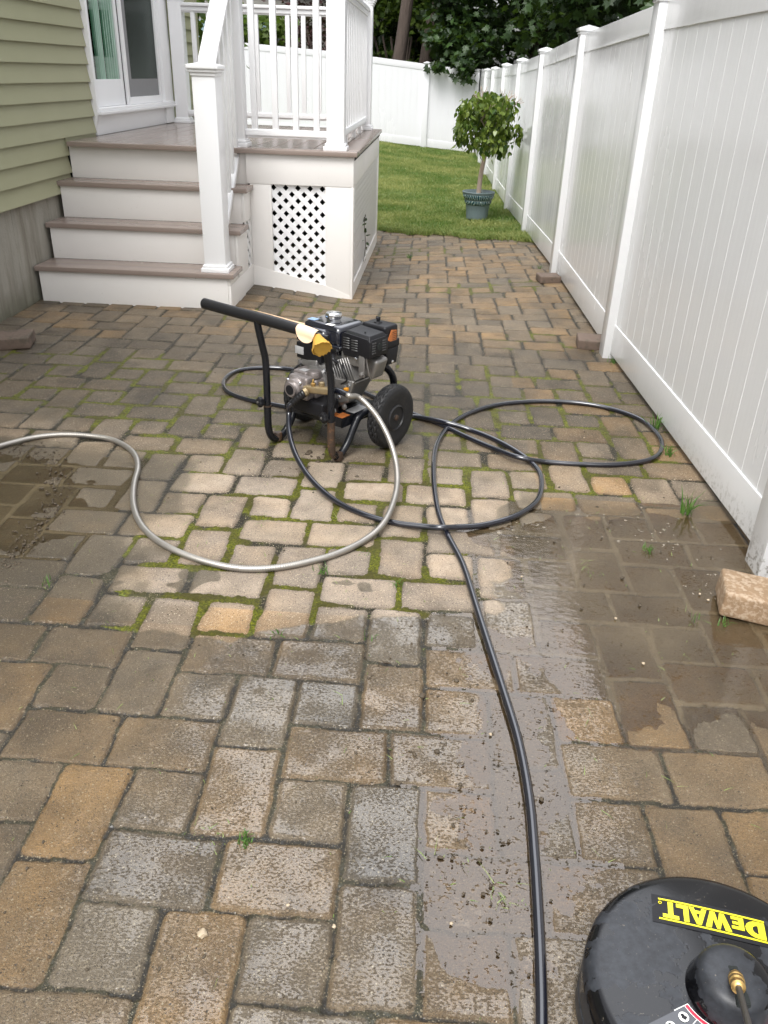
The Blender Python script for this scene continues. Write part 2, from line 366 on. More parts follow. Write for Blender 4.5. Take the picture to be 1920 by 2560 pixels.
# ------------------------------------------------------------------ the setting: terrain, lawn, patio
def sheet(name, xs, ys, zf, mat, kind='structure'):
    X, Y = np.meshgrid(xs, ys); Z = zf(X, Y); n, m = X.shape; I = np.arange(n * m).reshape(n, m)
    F = np.stack([I[:-1, :-1], I[:-1, 1:], I[1:, 1:], I[1:, :-1]], -1).reshape(-1, 4)
    return tag(npmesh(name, np.stack([X, Y, Z], -1).reshape(-1, 3), F, mat), kind=kind)
M['earth'] = simple('woodland_earth', (.035, .028, .018), .95, var=.4, scale=3)
sheet('ground', np.linspace(-120, 120, 61), np.linspace(-60, 150, 61), lambda x, y: x * 0 - .42, M['earth'])
sheet('woodland_ground', np.linspace(-26, 26, 27), np.linspace(22.4, 60, 27), lambda x, y: x * 0 - .05 + .12 * vn(x, y, 9), M['earth'])
def edge_y(x): return 9.80 - .52 * x + .05 * np.sin(x * 9) + .03 * np.sin(x * 31)
sheet('lawn', np.linspace(-6, 1.6, 60), np.linspace(9.0, 22.4, 100), lambda x, y: gz(x, y) - np.where(y < edge_y(x) + .05, .03, .004) + .02 * fbm(x * 1.5, y * 1.5, 4), M['lawn'])

# laying pattern: 8x8 cells with squares, tall and wide stones
PC = np.zeros((8, 8, 4), int)
for (x, y, w_, h_) in ((6, 0, 2, 3), (6, 3, 2, 3), (2, 4, 2, 3), (2, 7, 2, 3), (4, 6, 3, 2), (7, 6, 3, 2), (0, 2, 3, 2), (3, 2, 3, 2), (0, 0, 2, 2), (0, 4, 2, 2), (4, 0, 2, 2), (4, 4, 2, 2)):
    for i in range(w_):
        for j in range(h_): PC[(y + j) % 8, (x + i) % 8] = (i, j, w_, h_)
UX, UY = .0867, .0910
# hand-noted stones of the photograph: (cell x, cell y) -> tan amount
TAN = {(-10, 3): 1, (-10, 0): .75, (-6, -1): .8, (-8, -2): .6, (-8, 0): .0, (-8, 2): .1, (-5, 2): .55, (-2, 0): .2, (-4, 0): .1, (-2, 3): .0, (0, 0): .45, (0, 4): .45,
       (-12, 6): .4, (-9, 6): .35, (-6, 4): .55, (-6, 7): .1, (-4, 6): .5, (-1, 6): .35, (-5, 10): .35, (-8, 10): .3, (8, 10): 1, (6, 8): .65, (6, 11): .5, (4, 8): 1, (4, 6): .4, (7, 6): .6,
       (6, 3): .5, (8, 8): .05, (8, 4): .8, (6, 16): .9, (8, 16): .85, (7, 14): .5, (4, 14): .35, (8, 12): .3, (4, 4): .3, (2, 4): .1, (2, 7): .1, (0, 10): .5, (-13, 10): .3, (12, 20): 1, (-13, 18): .6, (-14, 20): .5}
def patio_fields(X, Y):
    wx = (fbm(X * 9, Y * 9, 50, 3) - .5) * .012; wy = (fbm(X * 9 + 31, Y * 9, 60, 3) - .5) * .012
    gx = (X + wx + .0095 * (Y - .88) - .0585) / UX; gy = (Y + wy - .876) / UY
    ix = np.floor(gx).astype(int); iy = np.floor(gy).astype(int); pc = PC[iy % 8, ix % 8]
    ox = ix - pc[..., 0]; oy = iy - pc[..., 1]; w2 = pc[..., 2] / 2 * UX; h2 = pc[..., 3] / 2 * UY
    u = (gx - ox) * UX - w2; v = (gy - oy) * UY - h2
    h1 = _h(ox.astype(float), oy.astype(float), 1); h2_ = _h(ox.astype(float), oy.astype(float), 2); h3 = _h(ox.astype(float), oy.astype(float), 3); h4 = _h(ox.astype(float), oy.astype(float), 4)
    jx = (h1 - .5) * .005; jy = (h2_ - .5) * .006; a = (h3 - .5) * .035
    u, v = u - jx, v - jy; u, v = u * np.cos(a) - v * np.sin(a), u * np.sin(a) + v * np.cos(a)
    # worn joints are wider in the mossy belt
    mb = moss_zone(X, Y)
    far = sst(4.6, 5.2, Y)
    gap = .0022 + .0018 * h4 + .0020 * sst(3.0, 3.6, Y) +     .0088 * mb * sst(.25, .9, vn(X * 8, Y * 8, 77)) + .0012 * mb + .0005 * far
    r = .009 + .009 * h2_ + .006 * mb
    qx = np.abs(u) - (w2 - gap - r); qy = np.abs(v) - (h2 - gap - r)
    sdv = np.hypot(np.maximum(qx, 0), np.maximum(qy, 0)) + np.minimum(np.maximum(qx, qy), 0) - r
    sdv = sdv + (fbm(X * 160, Y * 160, 5, 2) - .5) * .0028 + (fbm(X * 45, Y * 45, 8, 2) - .5) * .004
    return dict(sd=sdv, ox=ox, oy=oy, h1=h1, h2=h2_, h3=h3, h4=h4, u=u, v=v, mb=mb)
def moss_zone(X, Y):
    n = fbm(X * 1.6, Y * 1.6, 90, 3)
    m = sst(1.75, 2.15, Y + .25 * (n - .5)) * (1 - sst(4.25, 4.9, Y + .5 * (n - .5)))
    left = sst(-.95, -.75, X); lowl = sst(2.0, 2.2, Y)
    m = m * np.where(Y < 3.3, sst(-1.5, -1.2, X + .25 * (n - .5)), sst(-2.9, -2.2, X) * .75 + .15)
    m = m * np.where(Y < 2.95, 1 - sst(.2, .42, X - (Y - 2.1) * .55), 1 - sst(.85, 1.1, X) * .6)
    far = sst(4.6, 5.4, Y) * sst(.50, .62, n) * .55
    return np.clip(np.maximum(m * sst(.25, .5, n + .1), far), 0, 1)
def wet_zone(X, Y):
    n = fbm(X * 2.2, Y * 2.2, 21, 4); n2 = fbm(X * 7, Y * 7, 25, 3)
    y0 = 2.07 + .10 * np.sin(X * 4 + 1) + .16 * (n2 - .5)
    wet = 1 - sst(y0 - .012, y0 + .012, Y)
    right = sst(.26, .30, X + .2 * (n2 - .5) - .10 * (Y - 2.2)) * (1 - sst(2.95, 3.15, Y + .25 * (n - .5)))
    left = (1 - sst(-.98, -.86, X + .25 * (n2 - .5))) * (1 - sst(3.15, 3.35, Y + .3 * (n - .5))) * sst(1.9, 2.0, Y)
    spots = sst(.66, .68, n2 + .05 * vn(X * 9, Y * 9, 3)) * (1 - sst(2.25, 2.45, Y))
    damp = .42 * sst(3.1, 3.8, Y) + .12 + .25 * sst(.52, .7, n)
    dry = sst(2.3, 2.9, Y)
    return np.clip(np.maximum(np.maximum(wet, spots), np.maximum(np.maximum(right, left), damp * (.35 + .65 * dry))), 0, 1)
def film_zone(X, Y):
    n = fbm(X * 3.2, Y * 3.2, 141, 4); n2 = fbm(X * 9, Y * 9, 145, 3)
    a = sst(-.78, -.40, X + .5 * (n - .5)) * (1 - sst(.34, .46, X + .35 * (n2 - .5) - .08 * (Y - 1.5))) * (1 - sst(2.0, 2.35, Y - .25 * sst(.1, .3, X) + .2 * (n - .5)))
    b = .6 * sst(.10, .22, X + .2 * (n2 - .5)) * (1 - sst(.5, .7, X + .3 * (n - .5))) * (1 - sst(2.5, 2.9, Y + .3 * (n - .5)))
    return np.clip(np.maximum(a * (.35 + .9 * sst(.35, .65, n2)), b), 0, 1) * .9 + .10
def puddle_depth(X, Y):
    n = fbm(X * 3.0, Y * 3.0, 41, 4)
    a = sst(.22, .50, X + .5 * (n - .5) + .02 * (Y - 2)) * sst(1.55, 1.95, Y + .28 * (n - .5) + .35 * np.maximum(0, X - .7)) * (1 - sst(2.72, 2.98, Y + .4 * (n - .5)))
    b = .75 * sst(-2.6, -2.3, X) * (1 - sst(-1.60, -1.05, X + .4 * (n - .5))) * sst(2.25, 2.45, Y) * (1 - sst(3.0, 3.25, Y + .5 * (n - .5)))
    c = sst(.02, .22, X + .30 * (n - .5)) * (1 - sst(.34, .54, X + .3 * (n - .5))) * (1 - sst(1.95, 2.3, Y)) * sst(.85, 1.0, Y)
    return np.clip(np.maximum(np.maximum(a, b), c * .68), 0, 1)
def patio_patch(xs, ys):
    X, Y = np.meshgrid(xs, ys); f = patio_fields(X, Y); s_ = f['sd']; mb = f['mb']; wet = wet_zone(X, Y); pud = puddle_depth(X, Y)
    top = (fbm(X * 60, Y * 60, 30, 3) - .5) * .0011 + (fbm(X * 16, Y * 16, 33, 2) - .5) * .0020 + (f['h3'] - .5) * .0024 + (f['h1'] - .5) * .035 * f['u'] + (f['h2'] - .5) * .035 * f['v']
    stone = 1 - sst(-.0085, .0008, s_)          # 1 on the stone, 0 in the joint
    stone = stone ** .8
    jn = fbm(X * 90, Y * 90, 70, 3); jl = fbm(X * 14, Y * 14, 71, 3)
    moss = np.clip(mb * 2.2 * (sst(.22, .5, jl + .25 * mb)), 0, 1) * (1 - sst(.75, .95, wet) * .8) * (1 - pud)
    moss = moss * (.38 + .62 * sst(.36, .56, fbm(X * 6, Y * 6, 271, 3)))
    moss = np.maximum(moss, .30 * sst(.60, .72, jl) * (Y > 4.6))
    jh = -.0085 + .003 * (jn - .5) + moss * (.0060 + .0060 * (jn - .35)) + .0065 * sst(.42, .62, fbm(X * 22, Y * 22, 171, 3)) * (Y < 2.3)
    jh = jh - .012 * sst(.45, .8, stone)
    z = np.maximum(jh, -.0105 * (1 - stone) + top * stone)
    mossv = moss * (1 - sst(.35, .8, np.clip((z - jh) * 300 + 0., 0, 2) * .5)) * (1 - stone ** 3)
    mossv = np.where(jh >= z - 1e-6, moss, mossv * .6) * (1 - sst(.5, .75, stone))
    joint = 1 - sst(.0, .5, stone)
    z = z - .0075 * pud
    Z = gz(X, Y) + z
    # stone colours
    tanamt = np.where(f['h4'] > .68, .35 + .5 * f['h2'], .22 * f['h1'])
    tanamt = np.where((Y < 2.0) & (X < -.45), np.clip(tanamt + .12, 0, 1), tanamt)
    tanamt = np.where((Y > 2.1) & (Y < 4.9) & (X < .5), tanamt * .25, tanamt)
    tanamt = np.where((Y > 4.9) & (f['h4'] > .5), .3 + .45 * f['h1'], tanamt)
    tanamt = np.where((X > .45) & (Y < 3.0), np.clip(.35 + .7 * f['h1'], 0, 1), tanamt)
    for (cx, cy), t in TAN.items(): tanamt = np.where((f['ox'] == cx) & (f['oy'] == cy), t, tanamt)
    tanamt = np.where((Y > 2.12) & (Y < 4.9) & (X < .5), np.minimum(tanamt, .10), tanamt)
    tanamt = np.clip(tanamt + (fbm(X * 11, Y * 11, 44, 3) - .5) * .8 * np.sqrt(np.clip(tanamt, 0.03, 1)), 0, 1)[..., None]
    grey = np.array([.215, .172, .128]) * (.76 + .46 * f['h2'][..., None]); tan = np.array([.410, .250, .112]) * (.88 + .2 * f['h3'][..., None])
    col = grey * (1 - tanamt) + tan * tanamt
    dk = (.70 + .6 * fbm(X * 14, Y * 14, 48, 4))[..., None] * (1 - .35 * sst(.55, .75, fbm(X * 4.3, Y * 4.3, 148, 4)))[..., None]; col = col * dk
    dryb = (sst(2.05, 2.15, Y) * (1 - sst(2.9, 3.5, Y)) * sst(-1.3, -.9, X) * (1 - sst(.3, .6, X)))[..., None]; col = col * (1 + .50 * dryb); col = col * (1 + dryb * (np.array([1.0, 1.03, 1.10]) - 1))
    edge = (1 - .28 * sst(-.022, -.004, s_) * mb)[..., None]; col = col * edge
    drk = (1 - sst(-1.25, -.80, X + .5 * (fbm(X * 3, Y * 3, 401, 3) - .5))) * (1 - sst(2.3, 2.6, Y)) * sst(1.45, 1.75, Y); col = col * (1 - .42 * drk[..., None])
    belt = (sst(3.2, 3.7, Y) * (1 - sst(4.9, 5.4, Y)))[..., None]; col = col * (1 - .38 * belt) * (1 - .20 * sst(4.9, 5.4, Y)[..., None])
    mud = sst(.60, .72, fbm(X * 5, Y * 5, 93, 4)) * wet * (Y > 1.6) * .5 + .75 * pud * sst(1.7, 2.1, Y)
    mud = np.maximum(mud, .5 * (1 - sst(-1.0, -.8, X)) * (Y > 2.1) * (Y < 3.3))[..., None]
    col = col * (1 - mud * .5) + np.array([.17, .125, .07]) * mud * .5
    jm_ = (sst(.42, .62, fbm(X * 22, Y * 22, 171, 3)) * (Y < 2.3))[..., None]; jc = (np.array([.022, .019, .012]) * (1 - jm_) + np.array([.052, .048, .018]) * jm_) * (.6 + .8 * jn[..., None]); jt = np.clip(joint, 0, 1)[..., None]
    col = col * (1 - jt) + jc * jt
    n, m = X.shape; I = np.arange(n * m).reshape(n, m)
    F = np.stack([I[:-1, :-1], I[:-1, 1:], I[1:, 1:], I[1:, :-1]], -1).reshape(-1, 4)
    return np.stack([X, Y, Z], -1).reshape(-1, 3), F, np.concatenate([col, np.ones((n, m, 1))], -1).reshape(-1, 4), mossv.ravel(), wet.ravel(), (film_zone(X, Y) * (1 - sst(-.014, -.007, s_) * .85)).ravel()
patches = [(-1.35, 1.42, .74, 2.40, .0032), (-2.80, -1.35, .74, 2.40, .006), (-2.80, 1.42, -1.2, .74, .012), (-2.80, 1.42, 2.40, 4.70, .0052), (-2.80, 1.42, 4.70, 7.2, .0075), (-1.42, 1.42, 7.2, 10.6, .010)]
Vs, Fs, Cs, Ms, Ws, Hs = [], [], [], [], [], []; off = 0
for (x0, x1, y0, y1, st) in patches:
    V, F, c, m_, w_, h_ = patio_patch(np.linspace(x0, x1, int((x1 - x0) / st) + 1), np.linspace(y0, y1, int((y1 - y0) / st) + 1))
    if y1 > 10: F = F[V[F[:, 0], 1] < edge_y(V[F[:, 0], 0]) + .02]
    Vs.append(V); Fs.append(F + off); Cs.append(c); Ms.append(m_); Ws.append(w_); Hs.append(h_); off += len(V)
def patio_mat():
    m = NT('concrete_pavers'); col = m.attr('pc').outputs['Color']; moss = m.attr('moss').outputs['Fac']; wet = m.attr('wet').outputs['Fac']
    vo = m.n('ShaderNodeTexVoronoi', feature='F1'); vo.inputs['Scale'].default_value = 330; m.l(m.obj(), vo.inputs['Vector'])
    sc = m.n('ShaderNodeSeparateColor'); m.l(vo.outputs['Color'], sc.inputs[0])
    spot = m.math('LESS_THAN', vo.outputs['Distance'], .42)
    lite = m.math('MULTIPLY', spot, m.math('GREATER_THAN', sc.outputs[0], .80)); dark = m.math('MULTIPLY', spot, m.math('LESS_THAN', sc.outputs[0], .17))
    fine = m.noise(420, 3, .6)
    c = m.mix(1.0, col, m.ramp(fine, [(.25, .62), (.75, 1.38)]), 'MULTIPLY')
    c = m.mix(m.math('MULTIPLY', lite, .55), c, (.58, .48, .34)); c = m.mix(m.math('MULTIPLY', dark, .75), c, (.045, .036, .028))
    v2 = m.n('ShaderNodeTexVoronoi', feature='F1'); v2.inputs['Scale'].default_value = 120; m.l(m.obj(), v2.inputs['Vector'])
    s2 = m.n('ShaderNodeSeparateColor'); m.l(v2.outputs['Color'], s2.inputs[0])
    big = m.math('MULTIPLY', m.math('LESS_THAN', v2.outputs['Distance'], .27), m.math('GREATER_THAN', s2.outputs[1], .87)); c = m.mix(m.math('MULTIPLY', big, .65), c, (.62, .52, .38))
    pit = m.math('MULTIPLY', m.math('LESS_THAN', v2.outputs['Distance'], .24), m.math('LESS_THAN', s2.outputs[1], .06)); c = m.mix(m.math('MULTIPLY', pit, .85), c, (.03, .022, .017))
    wetf = m.math('MULTIPLY_ADD', wet, -.46, 1.0)
    wc = m.n('ShaderNodeCombineColor'); [m.l(wetf, wc.inputs[i]) for i in range(2)]; m.l(m.math('MULTIPLY', wetf, m.math('MULTIPLY_ADD', wet, -.10, 1.0)), wc.inputs[2])
    c = m.mix(1.0, c, wc.outputs[0], 'MULTIPLY')
    mc = m.ramp(m.noise(130, 4, .7), [(.30, (.016, .019, .002)), (.48, (.070, .078, .003)), (.70, (.20, .20, .010))])
    mc = m.mix(m.ramp(m.noise(8, 4, .6), [(.42, 0.), (.60, .85)]), mc, (.050, .042, .008))
    mf = m.ramp(m.math('ADD', moss, m.math('MULTIPLY', m.math('SUBTRACT', m.noise(220, 3, .7), .5), .5)), [(.40, 0.), (.58, 1.)])
    c = m.mix(mf, c, mc)
    m.l(c, m.b.inputs['Base Color'])
    dry = m.math('SUBTRACT', 1.0, wet); nm = m.math('SUBTRACT', 1.0, mf)
    m.l(m.math('MULTIPLY_ADD', dry, .4, .40), m.b.inputs['Roughness'])
    nb = m.bump(fine, 1.0, .0032); nb = m.bump(vo.outputs['Distance'], .35, .0015, nb); nb = m.bump(m.noise(260, 3, .8), .6, .004, nb)
    m.l(nb, m.b.inputs['Normal'])
    # thin water film: a coat with its own dimpled surface
    d1 = m.noise(170, 2, .5, stretch=(.75, 1.25, 1)); d2 = m.noise(14, 3, .5); fz = m.attr('film').outputs['Fac']
    thr = m.math('MULTIPLY_ADD', fz, -.17, .60)
    hole = m.math('MULTIPLY_ADD', m.math('SUBTRACT', m.math('ADD', d1, m.math('MULTIPLY', m.math('SUBTRACT', d2, .5), .30)), thr), 22.0, .5); hole = m.math('MINIMUM', m.math('MAXIMUM', hole, 0.0), 1.0)
    cn = m.bump(hole, .5, .003); cn = m.bump(m.noise(9, 2), .12, .01, cn); m.l(cn, m.b.inputs['Coat Normal'])
    hole_wet = m.math('MULTIPLY', m.math('SUBTRACT', 1.0, hole), m.math('MULTIPLY', m.math('MULTIPLY', m.ramp(wet, [(.5, .0), (.9, 1.)]), nm), m.math('MULTIPLY_ADD', fz, .34, .20)))
    c = m.mix(hole_wet, c, (.030, .021, .012)); m.l(c, m.b.inputs['Base Color'])
    cw = m.math('MULTIPLY', m.math('MULTIPLY', m.ramp(wet, [(.5, .0), (.9, 1.)]), nm), m.math('MULTIPLY', m.math('MULTIPLY_ADD', hole, .92, .08), m.math('MULTIPLY_ADD', fz, .8, .2))); m.l(cw, m.b.inputs['Coat Weight'])
    m.b.inputs['Coat Roughness'].default_value = .05; m.b.inputs['Coat IOR'].default_value = 1.62
    m.l(m.math('MULTIPLY_ADD', wet, .25, .3), m.b.inputs['Specular IOR Level'])
    return m.m
M['paver'] = patio_mat()
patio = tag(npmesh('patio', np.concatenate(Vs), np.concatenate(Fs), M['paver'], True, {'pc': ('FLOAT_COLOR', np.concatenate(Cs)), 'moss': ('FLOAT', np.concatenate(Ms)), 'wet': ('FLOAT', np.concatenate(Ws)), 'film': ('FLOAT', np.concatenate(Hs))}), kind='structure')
del Vs, Fs, Cs, Ms, Ws, Hs

# puddles: real level water over the sagging stones
def water():
    m = NT('murky_water'); m.t.nodes.remove(m.b)
    tr = m.n('ShaderNodeBsdfTransparent'); tr.inputs[0].default_value = (.88, .80, .68, 1)
    df = m.n('ShaderNodeBsdfDiffuse'); df.inputs[0].default_value = (.115, .087, .050, 1)
    dep = m.attr('dep').outputs['Fac']
    mf = m.math('MULTIPLY', dep, m.ramp(m.noise(3.5, 5, .6), [(.35, .45), (.7, .95)]))
    gl = m.n('ShaderNodeBsdfGlossy'); gl.inputs['Roughness'].default_value = .04; gl.inputs[0].default_value = (1, .92, .85, 1)
    fr = m.n('ShaderNodeFresnel'); fr.inputs[0].default_value = 1.8
    h = m.bump(m.noise(38, 3, .55, stretch=(.7, 1.3, 1)), .14, .006); h = m.bump(m.noise(8, 2), .10, .01, h); m.l(h, gl.inputs['Normal']); m.l(h, fr.inputs['Normal'])
    a = m.n('ShaderNodeMixShader'); m.l(mf, a.inputs[0]); m.l(tr.outputs[0], a.inputs[1]); m.l(df.outputs[0], a.inputs[2])
    rip = m.ramp(m.math('ADD', m.noise(130, 2, .5, stretch=(.8, 1.2, 1)), m.math('MULTIPLY', m.noise(11, 3), .45)), [(.565, .12), (.60, 1.)])
    shal = m.math('SUBTRACT', 1.0, m.math('MULTIPLY', dep, 1.0)); keep = m.math('MAXIMUM', rip, m.math('SUBTRACT', 1.0, m.math('MULTIPLY', shal, 1.2)))
    b = m.n('ShaderNodeMixShader'); m.l(m.math('MULTIPLY', fr.outputs[0], keep), b.inputs[0]); m.l(a.outputs[0], b.inputs[1]); m.l(gl.outputs[0], b.inputs[2])
    m.l(b.outputs[0], m.o.inputs[0]); return m.m
M['water'] = water()
def puddle(name, x0, x1, y0, y1, z, clear=0.):
    V, F, *_ = patio_patch(np.arange(x0, x1, .008), np.arange(y0, y1, .008))
    p = puddle_depth(V[:, 0], V[:, 1]); F = F[p[F].max(1) > .03]; dep = np.clip((z - V[:, 2]) / .0075, 0, 1) * (1 - clear * (1 - sst(1.7, 2.2, V[:, 1])) * (1 - sst(.45, .6, V[:, 0]))); V[:, 2] = z
    tag(npmesh(name, V, F, M['water'], attrs={'dep': ('FLOAT', dep)}), kind='structure')
puddle('puddle', .0, 1.24, .9, 3.1, -.0036, .8)
puddle('puddle', -2.74, -.9, 2.2, 3.4, -.0036)
#--B--
# ------------------------------------------------------------------ house
HX = -2.74
house = empty('house', (HX, 5, 0), 0, 'house with sage green lap siding on a bare concrete foundation, left of the steps', 'house')
O = (HX, 5, 0)
EXPO = .1202
def courses(y0, y1, z0, z1, name='siding'):
    mb = MB(O); z = z0; k = 0
    while z < z1 - .01:
        zt = min(z + EXPO, z1)
        mb.prism([(HX - .03, y0, z), (HX + .022, y0, z), (HX + .022, y0, z + .004), (HX + .001, y0, zt), (HX - .03, y0, zt)], (0, y1 - y0, 0))
        z += EXPO; k += 1
    return mb.build(name, M['siding'], house, smooth=0)
ZS = .648
courses(1.2, 6.50, ZS, 4.2); courses(6.50, 7.085, ZS + 3 * EXPO, 4.2)
courses(9.225, 10.42, ZS + 3 * EXPO, 4.2); courses(7.085, 9.225, ZS + 21 * EXPO, 4.2)
MB(O).box(HX - .30, HX - .030, 1.2, 10.42, .40, .98).box(HX - .30, HX - .0305, 1.2, 7.10, .98, 4.2).box(HX - .30, HX - .0305, 9.2, 10.42, .98, 4.2).box(HX - .30, HX - .0305, 7.1, 9.2, 3.2, 4.2).box(-6, HX - .301, 10.2, 10.419, .3, 4.2).build('wall', M['dark'], house, 0)
MB(O).box(HX - .03, HX + .012, 6.48, 7.09, .97, 1.012, .002).build('starter_strip', M['siding'], house)
z = ZS + 3 * EXPO
MB(O).box(HX - .035, HX + .028, 10.40, 10.46, .7, 4.2, .004).build('corner_trim', M['siding'], house)
MB(O).box(HX - .30, HX - .012, 1.2, 5.50, -.3, .66, .004).box(HX - .30, HX - .014, 5.504, 10.40, -.3, .66, .004).box(HX - .30, HX - .012, 7.0, 10.40, .66, 1.0).build('foundation', M['concrete'], house)
# sloping roof plate far above the frame keeps the wall a building
MB(O).prism([(-6.2, 1, 4.2), (-2.6, 1, 4.2), (-2.6, 1, 4.32), (-6.2, 1, 5.6)], (0, 9.8, 0)).build('roof', M['dark'], house, 0)
# sliding door
DO = (HX, 8, 1.2)
door = MB(DO).prism([(HX - .02, 7.085, .99), (HX - .02, 7.085, 3.17), (HX + .05, 7.085, 3.17), (HX + .05, 7.085, 1.15), (HX + .005, 7.085, .99)], (0, .045, 0), .006)
door.box(HX - .02, HX + .045, 8.955, 9.225, .99, 3.17, .006).box(HX - .02, HX + .045, 7.13, 8.955, 3.0, 3.17, .006)
door.box(HX - .06, HX + .075, 7.10, 9.225, 1.135, 1.160, .004).box(HX - .06, HX + .060, 7.12, 9.225, 1.1605, 1.183, .004)
door.box(HX - .03, HX + .022, 7.11, 9.225, .985, 1.1345, .003)
dobj = door.build('sliding_door', M['vinyl'], house); dobj.location = Vector(DO) - Vector(house.location)
# the joined frame above was built about the door's own origin
def dpart(mb, name, mat, **k):
    return mb.build(name, M[mat], dobj, **k)
fx = HX - .012
dpart(MB(DO).box(fx - .03, fx, 7.131, 7.19, 1.184, 3.0, .004).box(fx - .03, fx, 7.191, 7.90, 1.184, 1.385, .006).box(fx - .03, fx + .004, 7.885, 7.935, 1.184, 3.0, .004).box(fx - .03, fx + .002, 7.191, 7.88, 2.85, 3.0, .004), 'door_leaf', 'vinyl')
dpart(MB(DO).box(fx - .016, fx - .012, 7.185, 7.89, 1.37, 2.86), 'glass', 'glass')
mu = MB(DO)
for y in (7.42, 7.65): mu.box(fx - .030, fx - .020, y - .008, y + .008, 1.37, 2.86)
for z in (1.785, 2.2): mu.box(fx - .0302, fx - .0204, 7.18, 7.89, z - .01, z + .01)
dpart(mu, 'muntins', 'curtain')
sc = MB(DO).box(fx + .005, fx + .03, 7.945, 7.995, 1.184, 3.0, .004).box(fx + .005, fx + .03, 8.90, 8.954, 1.184, 3.0, .004).box(fx + .005, fx + .029, 7.996, 8.899, 1.184, 1.243, .004)
dpart(sc, 'screen_frame', 'vinyl')
dpart(MB(DO).box(fx + .006, fx + .012, 7.996, 8.899, 1.244, 1.386).box(fx + .0062, fx + .0122, 7.996, 8.12, 1.386, 3.0), 'screen_panel', 'screen')
dpart(MB(DO).box(fx + .007, fx + .010, 8.12, 8.899, 1.386, 3.0), 'screen_mesh', 'glassd')
def curtain(y0, y1, mat, seed):
    mb = MB(DO); n = 60; rg = random.Random(seed); pts = []
    for i in range(n + 1):
        y = y0 + (y1 - y0) * i / n; pts.append((fx - .045 + .03 * math.sin(i * .55 + seed) + .012 * math.sin(i * 1.7), y))
    vs = [(x, y, 1.2) for x, y in pts] + [(x, y, 3.0) for x, y in pts]; fs = [(i, i + 1, n + 2 + i, n + 1 + i) for i in range(n)]
    mb.add(vs, fs); dpart(mb, 'curtain', mat)
curtain(7.2, 7.34, 'curtain', 1); curtain(7.38, 7.56, 'curtain', 2); curtain(7.60, 7.88, 'curtain', 4); curtain(8.25, 8.30, 'curtdark', 3); curtain(8.5, 8.58, 'curtdark', 6)
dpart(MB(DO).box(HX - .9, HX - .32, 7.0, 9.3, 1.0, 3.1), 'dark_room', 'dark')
MB(DO)

# ------------------------------------------------------------------ deck with steps
DX0, DX1, DY0, DY1, DZ = HX + .03, -.565, 6.47, 9.36, .985
dk = empty('porch_deck', (-1.6, 6.5, 0), 0, 'raised porch deck with four steps, white railing and lattice skirt against the house', 'deck')
DKO = (-1.6, 6.5, 0)
def dp(mb, name, mat, parent=None, **k): return mb.build(name, M[mat], parent or dk, **k)
SX0, SX1 = HX + .02, -1.385
steps = [(5.67, .245), (5.95, .490), (6.225, .737)]
for i, (y, z) in enumerate(steps):
    yn = steps[i + 1][0] if i < 2 else DY0 + .03
    ye = yn + .022
    dp(MB(DKO).box(SX0 - .02, SX1 + .045, y, y + .150, z - .033, z, .005).box(SX0 - .018, SX1 + .045, y + .153, ye, z - .033, z - .001, .004), 'tread', 'tread')
    zb = -.05 if i == 0 else steps[i - 1][1] - .001
    dp(MB(DKO).box(SX0, SX1 - .002, y + .022, y + .042, zb, z - .034, .002), 'riser', 'riser')
dp(MB(DKO).box(SX0, SX1 - .002, DY0 + .03, DY0 + .05, .736, DZ - .034, .002), 'riser', 'riser')
# stepped side board of the stairs (closed, with a small lattice opening at the back)
sb = MB(DKO)
sb.box(SX1 - .001, SX1 + .018, 5.695, 6.505, -.08, .16, .002)
sb.box(SX1 - .001, SX1 + .018, 5.972, 6.30, .161, .456, .002).box(SX1 - .001, SX1 + .0165, 6.47, 6.505, .161, .499, .002).box(SX1 - .001, SX1 + .018, 6.247, 6.505, .50, .703, .002).box(SX1 - .001, SX1 + .0175, 5.695, 5.95, .161, .211, .002)
dp(sb, 'stair_side', 'riser')
lt = MB(DKO)
def lattice(mb, o, ux, uz, w_, poly_inside, pitch=.097, sw=.034, t=.006, nrm=(0, 1, 0)):
    """diagonal slats clipped to a quad: o + ux*s + uz*t_ ; poly_inside=(w, h)"""
    o = Vector(o); ux = Vector(ux); uz = Vector(uz); nv = Vector(nrm); W, H_ = poly_inside
    L = W + H_; n = int(L / pitch) + 2
    for d in (0, 1):
        for k in range(-n, n):
            c = k * pitch + pitch * .35
            # line  s + t = c (d=0)  or s - t = c
            pts = []
            for s in (0, W):
                t_ = (c - s) if d == 0 else (s - c)
                if -1e-6 <= t_ <= H_ + 1e-6: pts.append((s, t_))
            for t_ in (0, H_):
                s = (c - t_) if d == 0 else (c + t_)
                if 1e-6 < s < W - 1e-6: pts.append((s, t_))
            if len(pts) < 2: continue
            a, b = pts[0], pts[1]
            if math.hypot(a[0] - b[0], a[1] - b[1]) < .02: continue
            A = o + ux * a[0] + uz * a[1]; B_ = o + ux * b[0] + uz * b[1]; dr = (B_ - A).normalized(); pr = dr.cross(nv).normalized() * sw / 2
            off_ = nv * (t * 1.03 * d)
            A -= dr * .02; B_ += dr * .02
            mb.prism([A - pr + off_, B_ - pr + off_, B_ + pr + off_, A + pr + off_], nv * t)
lattice(lt, (SX1 + .006, 6.305, .165), (0, 1, 0), (0, 0, 1), 0, (.165, .32), .10, .040, .005, (-1, 0, 0))
dp(lt, 'lattice', 'vinyl')
dp(MB(DKO).box(SX1 - .05, SX1 - .02, 6.0, 6.5, 0, .46), 'inner_shadow_board', 'dark')
